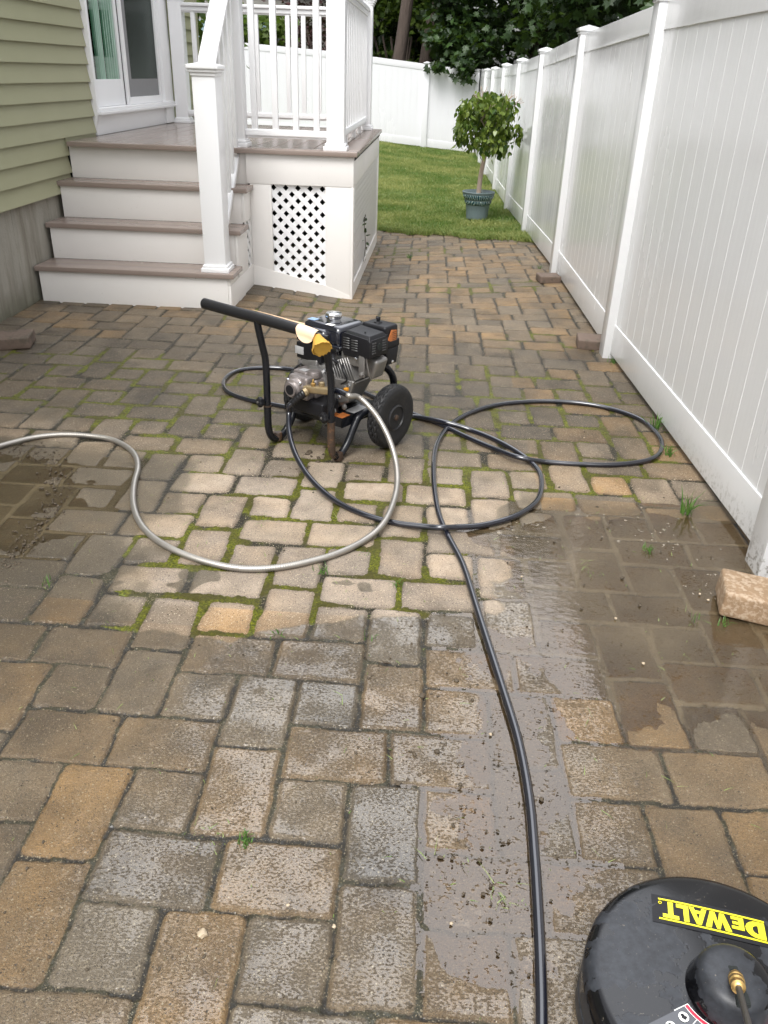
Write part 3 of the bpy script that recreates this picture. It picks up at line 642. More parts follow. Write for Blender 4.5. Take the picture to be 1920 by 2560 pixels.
# deck floor: boards parallel to the wall, picture-frame border
fl = MB(DKO); x = DX0
brd = .150
while x < DX1 - .16 - .02:
    x1 = min(x + brd - .005, DX1 - .155); fl.box(x, x1, DY0 + .155, DY1, DZ - .028, DZ - .001, .003, 1); x += brd
dp(fl, 'deck_floor', 'deckb')
dp(MB(DKO).box(DX0, DX1, DY0 - .03, DY0 + .150, DZ - .032, DZ, .005).box(DX1 - .150, DX1 + .0, DY0 + .153, DY1 + .03, DZ - .032, DZ - .0005, .005), 'border_board', 'tread')
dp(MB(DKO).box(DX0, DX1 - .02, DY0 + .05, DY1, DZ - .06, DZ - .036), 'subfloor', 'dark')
FX1 = DX1 - .025
# fascia and skirt frame
dp(MB(DKO).box(SX1 - .003, FX1, DY0, DY0 + .022, .745, DZ - .0335, .002).box(FX1 - .022, FX1 + .0, DY0 + .0225, DY0 + .92, .745, DZ - .0335, .002).box(FX1 - .022, FX1, DY0 + .922, DY1, .745, DZ - .0335, .002), 'fascia', 'riser')
def g2(x, y): return g1(x, y) - .03
fr = MB(DKO)
fr.box(SX1 + .0185, -1.206, DY0 + .003, DY0 + .022, .10, .744, .002)
fr.box(-.800, FX1 - .02, DY0 + .003, DY0 + .022, -.115, .744, .002)
fr.box(FX1 - .019, FX1 + .001, DY0 - .001, DY0 + .021, -.13, .744, .002)
fr.prism([(SX1 + .0185, DY0 + .001, -.03), (FX1 - .0195, DY0 + .001, -.125), (FX1 - .0195, DY0 + .001, -.055), (-.800, DY0 + .001, .015), (-1.206, DY0 + .001, .110), (SX1 + .0185, DY0 + .001, .150)], (0, .021, 0))
fr.box(FX1 - .020, FX1 - .001, DY0 + .0215, DY0 + .135, -.13, .744, .002).box(FX1 - .020, FX1 - .001, DY1 - .12, DY1, -.2, .744, .002)
fr.prism([(FX1 - .020, DY0 + .1355, -.16), (FX1 - .020, DY1 - .1205, -.22), (FX1 - .020, DY1 - .1205, -.03), (FX1 - .020, DY0 + .1355, .02)], (.020, 0, 0))
dp(fr, 'skirt_frame', 'riser')
l1 = MB(DKO); lattice(l1, (-1.225, DY0 + .024, -.06), (1, 0, 0), (0, 0, 1), 0, (.445, .82), .092, .034, .005, (0, 1, 0)); dp(l1, 'lattice', 'vinyl')
l2 = MB(DKO); lattice(l2, (FX1 - .006, DY0 + .137, -.10), (0, 1, 0), (0, 0, 1), 0, (DY1 - DY0 - .262, .845), .092, .034, .003, (-1, 0, 0)); dp(l2, 'lattice', 'vinyl')
# dark framing below
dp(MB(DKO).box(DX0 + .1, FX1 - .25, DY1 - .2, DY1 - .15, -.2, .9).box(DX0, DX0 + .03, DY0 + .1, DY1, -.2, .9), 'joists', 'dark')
dp(MB(DKO).box(DX0, FX1, DY1 + .001, DY1 + .02, -.2, .95), 'rear_skirt', 'riser')
# posts
def post(x, y, z0, z1, w_=.13, cap=True):
    h = w_ / 2
    p = dp(MB(DKO).box(x - h, x + h, y - h, y + h, z0, z1, .004), 'newel_post', 'vinyl')
    b = MB(DKO); b.box(x - h - .022, x + h + .022, y - h - .022, y + h + .022, z0, z0 + .028, .004).box(x - h - .012, x + h + .012, y - h - .012, y + h + .012, z0 + .028, z0 + .048, .007, 3)
    dp(b, 'base_trim', 'vinyl', p)
    if cap:
        c = MB(DKO); c.box(x - h - .008, x + h + .008, y - h - .008, y + h + .008, z1 - .055, z1 - .036, .005).box(x - h - .018, x + h + .018, y - h - .018, y + h + .018, z1 - .036, z1 - .018, .006, 3).box(x - h - .028, x + h + .028, y - h - .028, y + h + .028, z1 - .018, z1 + .008, .007, 3)
        c.add([(x - h - .02, y - h - .02, z1 + .008), (x + h + .02, y - h - .02, z1 + .008), (x + h + .02, y + h + .02, z1 + .008), (x - h - .02, y + h + .02, z1 + .008), (x, y, z1 + .026)], [(0, 1, 4), (1, 2, 4), (2, 3, 4), (3, 0, 4)])
        dp(c, 'post_cap', 'vinyl', p)
    return p
PX, PY = -1.475, 5.80
post(PX, PY, .245, 1.505, .148)
post(-1.475, 6.63, DZ, 2.12); post(-.735, 6.61, DZ, 2.12); post(-.735, 9.20, DZ, 2.12); post(-2.61, 9.26, DZ, 2.12)
def hrail(a, b, z, h, w_, ax, name):
    if ax == 'x': return dp(MB(DKO).box(a[0], b[0], a[1] - w_ / 2, a[1] + w_ / 2, z, z + h, .008, 3).box(a[0], b[0], a[1] - w_ / 2 + .012, a[1] + w_ / 2 - .012, z - .012, z, .003), name, 'vinyl')
    return dp(MB(DKO).box(a[0] - w_ / 2, a[0] + w_ / 2, a[1], b[1], z, z + h, .008, 3).box(a[0] - w_ / 2 + .012, a[0] + w_ / 2 - .012, a[1], b[1], z - .012, z, .003), name, 'vinyl')
def railrun(a, b, ax, xs):
    hrail(a, b, 1.062, .045, .060, ax, 'bottom_rail'); hrail(a, b, 1.975, .04, .060, ax, 'top_rail')
    if ax == 'x': dp(MB(DKO).box(a[0], b[0], a[1] - .045, a[1] + .045, 2.016, 2.046, .008, 3), 'hand_rail', 'vinyl')
    else: dp(MB(DKO).box(a[0] - .045, a[0] + .045, a[1], b[1], 2.016, 2.046, .008, 3), 'hand_rail', 'vinyl')
    for q in xs:
        x_, y_ = (q, a[1]) if ax == 'x' else (a[0], q)
        dp(MB(DKO).box(x_ - .021, x_ + .021, y_ - .021, y_ + .021, 1.100, 1.975, .003), 'baluster', 'vinyl')
railrun((-1.41, 6.63), (-.80, 6.63), 'x', (-1.342, -1.187, -1.035, -.882))
ys = [6.80 + .1545 * k for k in range(16)]
railrun((-.735, 6.675), (-.735, 9.135), 'y', ys)
for yb in (7.3, 8.0, 8.6): dp(MB(DKO).box(-.752, -.718, yb - .017, yb + .017, DZ, 1.05, .003), 'rail_foot', 'vinyl')
railrun((-2.545, 9.23), (-.80, 9.23), 'x', [-2.44 + .1555 * k for k in range(11)])
# stair rail: sloping with five balusters
def slope_box(p0, p1, w_, h, name, parent=None):
    """bar between two points (top centre line), width w_, vertical height h"""
    p0, p1 = Vector(p0), Vector(p1); q = []
    for dz in (-h, 0):
        for p, s in ((p0, -1), (p0, 1), (p1, 1), (p1, -1)): q.append(p + Vector((s * w_ / 2, 0, dz)))
    return dp(MB(DKO).hexa(q, .008), name, 'vinyl', parent)
slope = (1.896 - 1.532) / (6.337 - 5.914) * .98
rt0 = (PX + .003, PY + .03, 1.545); rt1 = (PX + .003, 6.565, 1.545 + slope * (6.565 - PY - .03))
slope_box(rt0, rt1, .115, .035, 'hand_rail'); slope_box((rt0[0], rt0[1] + .04, rt0[2] - .002), (rt1[0], rt1[1], rt1[2] - .036), .062, .05, 'top_rail')
def lowz(y): return .495 + (y - 5.99) * (1.13 - .495) / (6.78 - 5.99) * 1.05
slope_box((PX + .006, PY + .075, lowz(PY + .075) + .03), (PX + .006, 6.565, lowz(6.565) + .03), .062, .055, 'bottom_rail')
for y_ in (5.955, 6.09, 6.225, 6.36, 6.495):
    zt = rt0[2] + slope * (y_ - rt0[1]) - .05; dp(MB(DKO).box(PX - .018, PX + .024, y_ - .021, y_ + .021, lowz(y_) + .01, zt, .003), 'baluster', 'vinyl')

# ------------------------------------------------------------------ fences
def fence_run(name, label, pts, mat, side, ex=None, W=.13, hgt=1.83, grooves=.152, last_post=True, group=None):
    """posts at pts (x, y, z) = post centres; side = unit vector towards the yard"""
    o = Vector(pts[0]); root = empty(name, o, 0, label, 'fence'); sd_ = Vector(side)
    ex = ex or [0] * len(pts); base_h = hgt
    for i, p in enumerate(pts):
        if i == len(pts) - 1 and not last_post: break
        x, y, z = p; h = W / 2; hgt = base_h + ex[i]
        po = MB(o).box(x - h, x + h, y - h, y + h, z - .08, z + hgt, .004).build('post', M[mat], root)
        c = MB(o); c.box(x - h - .006, x + h + .006, y - h - .006, y + h + .006, z + hgt - .030, z + hgt - .012, .003).box(x - h - .016, x + h + .016, y - h - .016, y + h + .016, z + hgt - .012, z + hgt + .012, .006, 2)
        c.add([(x - h - .010, y - h - .010, z + hgt + .012), (x + h + .010, y - h - .010, z + hgt + .012), (x + h + .010, y + h + .010, z + hgt + .012), (x - h - .010, y + h + .010, z + hgt + .012), (x, y, z + hgt + .034)], [(0, 1, 4), (1, 2, 4), (2, 3, 4), (3, 0, 4)])
        c.build('post_cap', M[mat], po)
    for i in range(len(pts) - 1):
        a, b = Vector(pts[i]), Vector(pts[i + 1]); d = (b - a); L = math.hypot(d.x, d.y); u = Vector((d.x / L, d.y / L, 0)); n_ = sd_ - u * sd_.dot(u); n_.normalize()
        def P(s, z, t):
            q = a + (b - a) * (s / L); e_ = (ex[i] + (ex[i + 1] - ex[i]) * s / L) if z > 1 else 0; return Vector((q.x, q.y, q.z + z + e_)) + n_ * t
        s0, s1 = W / 2 - .005, L - W / 2 + .005
        # tongue and groove boards: one profile with real V grooves
        prof = []; s = s0
        while s < s1 - .02:
            e = min(s + grooves, s1); prof += [(s, .0130), (s + .003, .0165), (e - .003, .0165)]; s = e
        prof.append((s1, .0130))
        vs = []; fs = []; m = len(prof)
        for z_ in (.19, 1.71):
            for (s, t) in prof: vs.append(P(s, z_, t))
        for z_ in (.19, 1.71):
            for (s, t) in prof: vs.append(P(s, z_, -t))
        for k in range(m - 1): fs.append((k, k + 1, m + k + 1, m + k)); fs.append((2 * m + k + 1, 2 * m + k, 3 * m + k, 3 * m + k + 1))
        pn = MB(o).add(vs, fs).build('panel', M[mat], root, smooth=0)
        for nm, z0, z1 in (('bottom_rail', .03, .205), ('top_rail', 1.675, 1.805)):
            t = .024; q = [P(s0, z0, -t), P(s1, z0, -t), P(s1, z0, t), P(s0, z0, t), P(s0, z1, -t), P(s1, z1, -t), P(s1, z1, t), P(s0, z1, t)]
            MB(o).hexa(q, .003).build(nm, M[mat], pn)
        # thin groove strips in a lighter colour, painting in the light they catch
        g_ = MB(o); s = s0 + grooves
        while s < s1 - .03:
            q = [P(s - .0008, .2, .0125), P(s + .0008, .2, .0125), P(s + .0008, .2, .0150), P(s - .0008, .2, .0150), P(s - .0008, 1.70, .0125), P(s + .0008, 1.70, .0125), P(s + .0008, 1.70, .0150), P(s - .0008, 1.70, .0150)]
            g_.hexa(q); s += grooves
        g_.build('groove_line', M['fgroove'], pn, smooth=0)
    return root
off = .065
FP = [(1.33, .02, 0), (1.215 + off - .02, 2.47 + off, 0), (1.095 + off, 4.96 + off, 0), (1.06 + off, 7.32 + off, .0), (1.037 + off, 9.85 + off, -.07), (1.0 + off, 12.1 + off, -.13), (.975 + off, 14.55 + off, -.16), (.95 + off, 17.0 + off, -.19), (.945 + off, 19.55 + off, -.20), (.95 + off, 22.1 + off, -.2)]
fence_run('vinyl_fence', 'long white vinyl privacy fence running down the right side of the yard', FP, 'fence', (-1, 0, 0), ex=[.08, .075, .065, .012, 0, 0, 0, 0, 0, 0])
BP = [(1.015, 22.165, -.2), (-.30, 21.95, -.085), (-2.45, 21.62, .10), (-4.7, 21.3, .22), (-7, 21.0, .3)]
fence_run('vinyl_fence', 'white vinyl fence crossing the far end of the lawn in front of the trees', [(BP[0][0] - .09, BP[0][1], BP[0][2])] + BP[1:], 'fenceb', (0, -1, 0), grooves=.152)
#--C--
# ------------------------------------------------------------------ pressure washer (local frame: X to the near wheel, Y away, Z up)
WM = Vector((-.497, 3.348, 0)); WA = math.atan2(-.555, .832)
wash = empty('pressure_washer', WM, WA, 'black petrol pressure washer with torn foam handle, on the mossy pavers below the steps', 'pressure washer')
def wp(mb, name, mat, parent=None, **k): return mb.build(name, M[mat], parent or wash, **k)
tr = .0155
Lp = [(-.17, -.115, .585), (-.17, -.105, .53), (-.17, -.088, .46), (-.17, -.072, .38), (-.17, -.072, .20), (-.17, -.072, .10), (-.17, -.060, .045), (-.17, -.030, .018), (-.17, .010, .020), (-.17, .06, .055), (-.17, .11, .12), (-.17, .15, .160), (-.17, .22, .168), (-.17, .33, .168), (-.17, .385, .19), (-.17, .405, .24), (-.165, .395, .29), (-.15, .36, .325), (-.12, .34, .34)]
Rp = [(.17, -.075, .555), (.17, -.062, .50), (.17, -.050, .43), (.17, -.038, .36), (.17, -.038, .20), (.17, -.038, .10), (.17, -.028, .045), (.17, 0, .018), (.17, .03, .022), (.17, .075, .060), (.17, .12, .125), (.17, .155, .160), (.17, .22, .168), (.17, .33, .168), (.17, .385, .19), (.17, .405, .24), (.165, .395, .29), (.15, .365, .33), (.12, .345, .345)]
wp(MB().tube(Lp[:4] + [(-.17, -.072, .19)], tr, 14, sub=5), 'handle_leg', 'black'); wp(MB().tube([(-.17, -.072, .188)] + Lp[5:], tr + .001, 14, sub=5), 'frame_tube', 'black')
wp(MB().tube(Rp[:4] + [(.17, -.038, .19)], tr, 14, sub=5), 'handle_leg', 'black'); wp(MB().tube([(.17, -.038, .188), Rp[5], Rp[6], Rp[7]], tr + .001, 14, sub=5), 'frame_tube', 'rusty'); wp(MB().tube(Rp[6:], tr + .0013, 14, sub=5), 'frame_tube', 'black')
wp(MB().lathe([(.018, 0), (.020, .008), (.020, .03), (.017, .04)], (-.17, -.012, .004), (0, 0, 1), 12), 'rubber_foot', 'rusty')
wp(MB().lathe([(.02, 0), (.024, .01), (.02, .035), (.0, .04)], (.17, .01, -.001), (0, 0, 1), 12), 'rubber_foot', 'rusty')
# joint collars, rust lines
wp(MB().tube([(-.17, -.072, .185), (-.17, -.072, .192)], tr + .0022, 14).tube([(.17, -.038, .185), (.17, -.038, .192)], tr + .0022, 14), 'collar', 'rusty')
# crossbar with foam grip
hb = [(-.485, -.115, .592), (-.47, -.115, .592), (-.30, -.112, .588), (-.17, -.108, .586), (0, -.100, .580), (.06, -.096, .577)]
wp(MB().tube([(-.46, -.113, .590), (0, -.100, .579), (.195, -.088, .566)], .013, 12, sub=6), 'handle_bar', 'black')
def foam_r(i, m):
    return .0235 * (min(1, .45 + i * .28) if i < 3 else 1)
wp(MB().tube([Vector(p) for p in spline([Vector(q) for q in hb], 6)], .0235, 20, rf=foam_r), 'foam_grip', 'foam')
# torn foam: an open curled flap (peach) and a flared yellow cup with a ragged rim
def cup(p0, p1, r0, r1, a0, a1, rag, name, mat, seed, sag=0., n=40, m=12):
    p0, p1 = Vector(p0), Vector(p1); ax = (p1 - p0).normalized(); t = Vector((0, 0, 1)); t = (t - ax * t.dot(ax)).normalized(); b = ax.cross(t); rg = random.Random(seed)
    rim = [rag * (rg.random() - .3) for _ in range(n + 1)]
    vs = []; fs = []
    for sft in (0, .0035):
        for j in range(m + 1):
            u = j / m
            for i in range(n + 1):
                a = a0 + (a1 - a0) * i / n; rr = r0 + (r1 - r0) * u ** 1.3 - sft
                q = p0.lerp(p1, u) + ax * rim[i] * u ** 3 + (t * math.cos(a) + b * math.sin(a)) * rr + Vector((0, 0, -sag * u * u * (.5 - .5 * math.cos(a))))
                vs.append(q)
    K = (m + 1) * (n + 1)
    for j in range(m):
        for i in range(n):
            q = j * (n + 1) + i; fs.append((q, q + 1, q + n + 2, q + n + 1)); q += K; fs.append((q + n + 1, q + n + 2, q + 1, q))
    for i in range(n): q = m * (n + 1) + i; fs.append((q, q + 1, q + 1 + K, q + K)); fs.append((i + 1, i, i + K, i + 1 + K))
    for j in range(m):
        for i in (0, n): q = j * (n + 1) + i; fs.append((q, q + n + 1, q + n + 1 + K, q + K))
    wp(MB().add(vs, fs), name, mat)
# peach flap: rounded apron hanging in front of the bar
ap = []; n = 26
front = lambda s, t: Vector((.062 + .092 * s, -.124 + .006 * s - .010 * math.sin(PI * t) , .600 - .010 * s - t))
vs = []; fs = []
nu, nv = 18, 14
for k in (0, .004):
    for i in range(nu + 1):
        s = i / nu; depth = .032 + .048 * math.sqrt(max(0, 1 - (2 * s - 1) ** 2)) ; depth *= 1 if s < .92 else .9
        for j in range(nv + 1):
            t = j / nv; ang = t * depth / .030
            if ang < 2.0: y = -.098 - .027 * math.sin(min(ang, 1.57)); z = .577 - .010 * s + .027 * math.cos(min(ang, 1.57)) - max(0, ang - 1.57) * .027
            else: y = -.125 - .010 * (ang - 2.0); z = .577 - .010 * s - (ang - 1.57) * .027
            vs.append((.058 + .098 * s, y - k + .004 * math.sin(3 * s), z))
K = (nu + 1) * (nv + 1)
for i in range(nu):
    for j in range(nv): q = i * (nv + 1) + j; fs.append((q, q + 1, q + nv + 2, q + nv + 1)); q += K; fs.append((q + nv + 1, q + nv + 2, q + 1, q))
for i in range(nu): q = i * (nv + 1) + nv; fs.append((q, q + nv + 1, q + nv + 1 + K, q + K)); q -= nv; fs.append((q + nv + 1, q, q + K, q + nv + 1 + K))
for j in range(nv):
    for q in (j, nu * (nv + 1) + j): fs.append((q, q + 1, q + 1 + K, q + K))
wp(MB().add(vs, fs), 'foam_flap', 'peach')
wp(MB().tube([(-.22, -.092, .609), (-.1, -.089, .606), (0, -.086, .602), (.07, -.084, .600)], .002, 6, rf=lambda i, m: .0006 + .003 * i / m, sub=4), 'foam_edge', 'peach')
cup((.150, -.098, .566), (.196, -.125, .535), .019, .041, 0, 2 * PI, .010, 'torn_foam', 'foamin', 5)
wp(MB().lathe([(.001, 0), (.035, .0005), (.0365, .004), (.022, .010), (.012, .012)], (.199, -.124, .536), Vector((-.40, .25, .2)), 28, rfun=lambda a, h: 1 + .025 * math.sin(5 * a) + .02 * math.sin(11 * a)), 'torn_foam', 'foamin')
# knobs
for (x, y, z) in ((-.17, -.092, .212), (.17, -.060, .218)):
    k = MB().lathe([(.010, 0), (.012, .004), (.020, .006), (.0215, .010), (.0215, .022), (.017, .026), (.006, .0265)], (x - .004, y - .002, z), (-.25, -1, .1), 28, rfun=lambda a, h: 1 + .10 * math.cos(6 * a))
    ko = wp(k, 'clamp_knob', 'plastic'); wp(MB().lathe([(.005, 0), (.005, .003), (.002, .0035)], Vector((x - .004, y - .002, z)) + Vector((-.25, -1, .1)).normalized() * .0265, (-.25, -1, .1), 10), 'bolt', 'alu', ko)
# platform with orange labels
wp(MB().box(-.152, .152, .055, .33, .158, .172, .003).box(-.152, .152, .055, .060, .130, .160).box(.147, .1525, .055, .33, .128, .160), 'platform', 'black')
wp(MB().box(.040, .105, .058, .095, .1725, .1735).box(.108, .150, .060, .115, .1725, .1735), 'warning_label', 'sticker')
wp(MB().box(.100, .150, .14, .24, .1725, .1737), 'data_label', 'grayp')
wp(MB().tube([(-.26, .28, .145), (.26, .28, .145)], .011, 10).box(-.15, -.13, .262, .298, .12, .16).box(.13, .15, .262, .298, .12, .16), 'axle', 'black')
# wheels
def wheel(x, s):
    c = (x, .28, .145)
    prof = [(.052, -.029), (.078, -.031), (.100, -.0335), (.118, -.034), (.130, -.0315), (.1365, -.028), (.1375, -.0275), (.142, -.021), (.1445, -.014), (.1455, -.007), (.1458, 0), (.1455, .007), (.1445, .014), (.142, .021), (.1375, .0275), (.1365, .028), (.130, .0315), (.118, .034), (.100, .0335), (.078, .031), (.052, .029)]
    # dense crown so the wavy ribs are real
    dense = []
    for a, b in zip(prof[:-1], prof[1:]):
        nn = 5 if a[0] > .129 else 1
        for k in range(nn): dense.append((a[0] + (b[0] - a[0]) * k / nn, a[1] + (b[1] - a[1]) * k / nn))
    dense.append(prof[-1])
    def rf(a, h):
        if abs(h) > .031: return 1
        ph = a * 26 + 2.2 * math.sin(h * 260)
        g = .5 + .5 * math.cos(ph); g = 1 if g > .30 else g / .30
        row = abs(((h / .0105) + .5 + .16 * math.sin(a * 26)) % 1 - .5)
        g2_ = 1 if row < .41 else .55
        return 1 - .045 * (1 - min(g, g2_))
    t = wp(MB().lathe(dense, c, (1, 0, 0), 240, rf), 'wheel', 'tire')
    rm = MB().lathe([(.050, -.030), (.058, -.0318), (.060, -.0325), (.060, .0325), (.058, .032), (.053, .036), (.050, .024), (.044, .014), (.034, .010), (.024, .011), (.020, .026), (.017, .030), (.003, .031)] if s > 0 else [(.003, -.031), (.017, -.030), (.020, -.026), (.024, -.011), (.034, -.010), (.044, -.014), (.050, -.024), (.053, -.036), (.058, -.032), (.060, -.0325), (.060, .0325), (.050, .030)], c, (1, 0, 0), 40)
    wp(rm, 'rim', 'rim', t); wp(MB().lathe([(.013, .0), (.013, .006), (.005, .010)], (x + s * .030, .28, .145), (s, 0, 0), 16), 'hub_cap', 'rusty', t)
wheel(.250, 1); wheel(-.250, -1)
# crankcase and cylinder
wp(MB().hexa([(-.105, .09, .178), (.07, .09, .178), (.07, .28, .178), (-.105, .28, .178), (-.115, .10, .36), (.03, .10, .375), (.03, .28, .375), (-.115, .28, .36)], .014).hexa([(.02, .10, .19), (.10, .11, .20), (.10, .26, .20), (.02, .26, .19), (.03, .11, .35), (.175, .12, .325), (.175, .25, .325), (.03, .25, .35)], .014)
   .lathe([(.072, 0), (.078, .006), (.078, .02), (.05, .03)], (-.03, .098, .285), (0, -1, 0), 32), 'crankcase', 'alu')
wp(MB().hexa([(-.13, .095, .345), (-.02, .085, .35), (-.02, .12, .35), (-.13, .12, .345), (-.12, .10, .375), (-.02, .09, .388), (-.02, .12, .388), (-.12, .12, .375)], .008).box(-.135, -.118, .09, .12, .26, .37, .006), 'engine_bracket', 'alu')
fins = MB()
cx_, cz_ = Vector((.045, .175, .335)), Vector((.62, 0, .78)).normalized()
for k in range(9):
    c = Vector((.06, .18, .330)) + Vector((.9, 0, .43)).normalized() * (.014 * k)
    mt = Matrix.Translation(c) @ Matrix.Rotation(R(-25 - 0), 4, 'Y')
    fins.box(-.0022, .0022, -.075, .060, -.045, .062, .0015, 1, mt)
wp(fins, 'cooling_fins', 'alu')
wp(MB().box(.03, .16, .13, .235, .32, .42, .01), 'cylinder', 'dkalu')
wp(MB().hexa([(.085, .098, .215), (.150, .100, .235), (.150, .118, .235), (.085, .118, .215), (.075, .098, .330), (.178, .100, .335), (.178, .118, .335), (.075, .118, .330)], .007).lathe([(.012, 0), (.012, .004), (.006, .006)], (.13, .098, .30), (0, -1, 0), 14), 'oil_shield', 'alu')
# rocker cover
rc = MB(); mt = Matrix.Translation((.222, .195, .392)) @ Matrix.Rotation(R(18), 4, 'Y'); rc.box(-.030, .028, -.042, .042, -.046, .046, .016, 4, mt).box(-.036, -.028, -.048, .048, -.052, .052, .004, 2, mt)
wp(rc, 'rocker_cover', 'alu')
# exhaust bracket in front of it
wp(MB().box(.205, .235, .098, .106, .365, .462, .003).lathe([(.009, 0), (.009, .006), (.004, .008)], (.222, .098, .378), (0, -1, 0), 8).box(.1, .2, .11, .16, .40, .455, .008), 'muffler_bracket', 'alu')
wp(MB().tube([(.235, .11, .45), (.245, .12, .38), (.242, .14, .345)], .003, 6, sub=4), 'throttle_wire', 'alu')
# fuel tank: soft-cornered with a stepped flange
def rbox(x0, x1, y0, y1, z0, z1, r, taper=0.0, seg=5):
    bm = bmesh.new(); bmesh.ops.create_cube(bm, size=1)
    for v in bm.verts:
        k = 1 - taper * (v.co.z > 0); v.co = Vector(((x0 + x1) / 2 + v.co.x * (x1 - x0) * k, (y0 + y1) / 2 + v.co.y * (y1 - y0) * k, (z0 + z1) / 2 + v.co.z * (z1 - z0)))
    bmesh.ops.bevel(bm, geom=list(bm.edges), offset=r, segments=seg, profile=.55, affect='EDGES'); return bm
tk = MB().bm(rbox(-.150, .085, .12, .325, .455, .540, .028, .10)).bm(rbox(-.158, .093, .112, .333, .448, .464, .006)).bm(rbox(-.135, .07, .13, .32, .40, .452, .02)).bm(rbox(-.10, .03, .09, .16, .463, .522, .022, .2))
tko = wp(tk, 'fuel_tank', 'gloss')
wp(MB().box(-.145, .0, .095, .13, .375, .45, .008), 'tank_shroud', 'plastic')
wp(MB().lathe([(.030, 0), (.030, .010), (.034, .012), (.036, .016), (.036, .030), (.033, .035), (.015, .038)], (-.030, .215, .538), (0, 0, 1), 40, lambda a, h: 1 + (.035 * math.cos(8 * a) if h > .011 else 0)), 'fuel_cap', 'chrome', tko)
wp(MB().box(-.128, -.085, .150, .185, .5405, .5412), 'tank_label', 'bluep', tko); wp(MB().box(-.010, .028, .135, .160, .5405, .5412), 'tank_label', 'white', tko)
# muffler guard with slots
def slotted(): 
    mb = MB()
    mb.prism([(.112, .098, .462), (.262, .098, .452), (.262, .098, .520), (.250, .098, .532), (.124, .098, .540), (.112, .098, .530)], (0, .004, 0), .0012)
    mb.prism([(.262, .099, .452), (.262, .225, .450), (.262, .225, .520), (.262, .210, .528), (.262, .112, .528), (.262, .099, .518)], (-.004, 0, 0), .0012)
    mb.hexa([(.113, .100, .527), (.261, .100, .519), (.261, .224, .521), (.113, .224, .530), (.128, .118, .547), (.246, .118, .541), (.246, .212, .543), (.128, .212, .550)], .003)
    mb.box(.112, .260, .223, .227, .455, .528)
    mb.hexa([(.125, .101, .440), (.22, .101, .445), (.22, .12, .445), (.125, .12, .440), (.113, .0985, .463), (.255, .0985, .454), (.255, .12, .454), (.113, .12, .463)])
    return mb
mg = wp(slotted(), 'muffler_guard', 'plastic')
ss = MB()
for cx in (.122, .166):
    for k in range(5): ss.box(cx, cx + .034, .0955, .0985, .474 + k * .0105 - (cx - .12) * .07, .480 + k * .0105 - (cx - .12) * .07, .0014, 1)
for cy in (.115, .185):
    for k in range(5): ss.box(.2615, .2645, cy, cy + .026, .468 + k * .0105, .474 + k * .0105, .0014, 1)
wp(ss, 'louvres', 'dkalu', mg)
sl = MB()
for k in range(10): sl.hexa([(.130 + k * .0115, .1035, .5255 - k * .0007), (.136 + k * .0115, .1035, .525 - k * .0007), (.1385 + k * .0115, .1165, .5425 - k * .0007), (.1325 + k * .0115, .1165, .543 - k * .0007), (.130 + k * .0115, .1025, .5285 - k * .0007), (.136 + k * .0115, .1025, .528 - k * .0007), (.1385 + k * .0115, .1155, .5445 - k * .0007), (.1325 + k * .0115, .1155, .545 - k * .0007)])
wp(sl, 'top_slots', 'dark', mg)
wp(MB().lathe([(.016, 0), (.016, .003), (.012, .0035)], (.2625, .165, .492), (1, 0, 0), 20).lathe([(.004, 0), (.004, .003)], (.205, .14, .546), (0, 0, 1), 10), 'outlet', 'dark', mg)
# air filter
af = wp(MB().bm(rbox(.088, .226, .255, .352, .478, .547, .014, .04)).bm(rbox(.086, .230, .252, .356, .448, .484, .008)).hexa([(.205, .262, .375), (.232, .262, .378), (.232, .335, .378), (.205, .335, .375), (.19, .255, .45), (.229, .255, .45), (.229, .352, .45), (.19, .352, .45)], .006).box(.1, .2, .26, .34, .40, .45, .01), 'air_filter', 'plastic')
wp(MB().lathe([(.020, 0), (.017, .006), (.008, .007), (.008, .014), (.010, .015), (.010, .022), (.004, .024)], (.150, .30, .546), (0, 0, 1), 20).box(.139, .161, .298, .302, .560, .573, .001), 'filter_knob', 'plastic', af)
wp(MB().prism([(.2275, .268, .488), (.2275, .300, .476), (.2275, .330, .478), (.2275, .330, .524), (.2275, .292, .530)], (.0015, 0, 0)), 'caution_label', 'sticker', af)
cl_ = MB()
for k in range(5): cl_.box(.2291, .2296, .300, .327, .484 + k * .008, .4865 + k * .008)
wp(cl_, 'caution_text', 'dark', af)
wp(MB().lathe([(.007, 0), (.007, .006), (.003, .008)], (.231, .30, .39), (1, -.3, 0), 8).lathe([(.007, 0), (.007, .008)], (.215, .26, .385), (0, -1, 0), 8), 'bolt', 'chrome', af)
# orange collar and bent tube end at the rear
wp(MB().tube([(.128, .345, .342), (.110, .338, .338)], .0205, 14).box(.096, .122, .325, .350, .318, .362, .006), 'oil_plug', 'orange')
bd = MB()
for (x_, y_, z_) in ((-.09, .093, .225), (.045, .090, .225), (-.095, .098, .335), (.02, .096, .35), (.105, .098, .25), (.155, .099, .315), (.19, .10, .44)): bd.lathe([(.0085, 0), (.0085, .004), (.006, .007), (.002, .0075)], (x_, y_, z_), (0, -1, 0), 6)
wp(bd, 'bolts', 'chrome')
wp(MB().tube([(.10, .12, .40), (.13, .085, .38), (.15, .09, .34), (.11, .10, .31)], .0035, 6, sub=5).tube([(-.11, .11, .36), (-.13, .07, .33), (-.12, .06, .27), (-.09, .08, .22)], .0035, 6, sub=5), 'ignition_cable', 'foam')
wp(MB().tube([(.06, .105, .425), (.075, .09, .415), (.09, .10, .40)], .008, 8, sub=4), 'spark_plug_boot', 'foam')
wp(MB().box(-.150, -.10, .0925, .0945, .395, .43, .001), 'serial_plate', 'grayp')
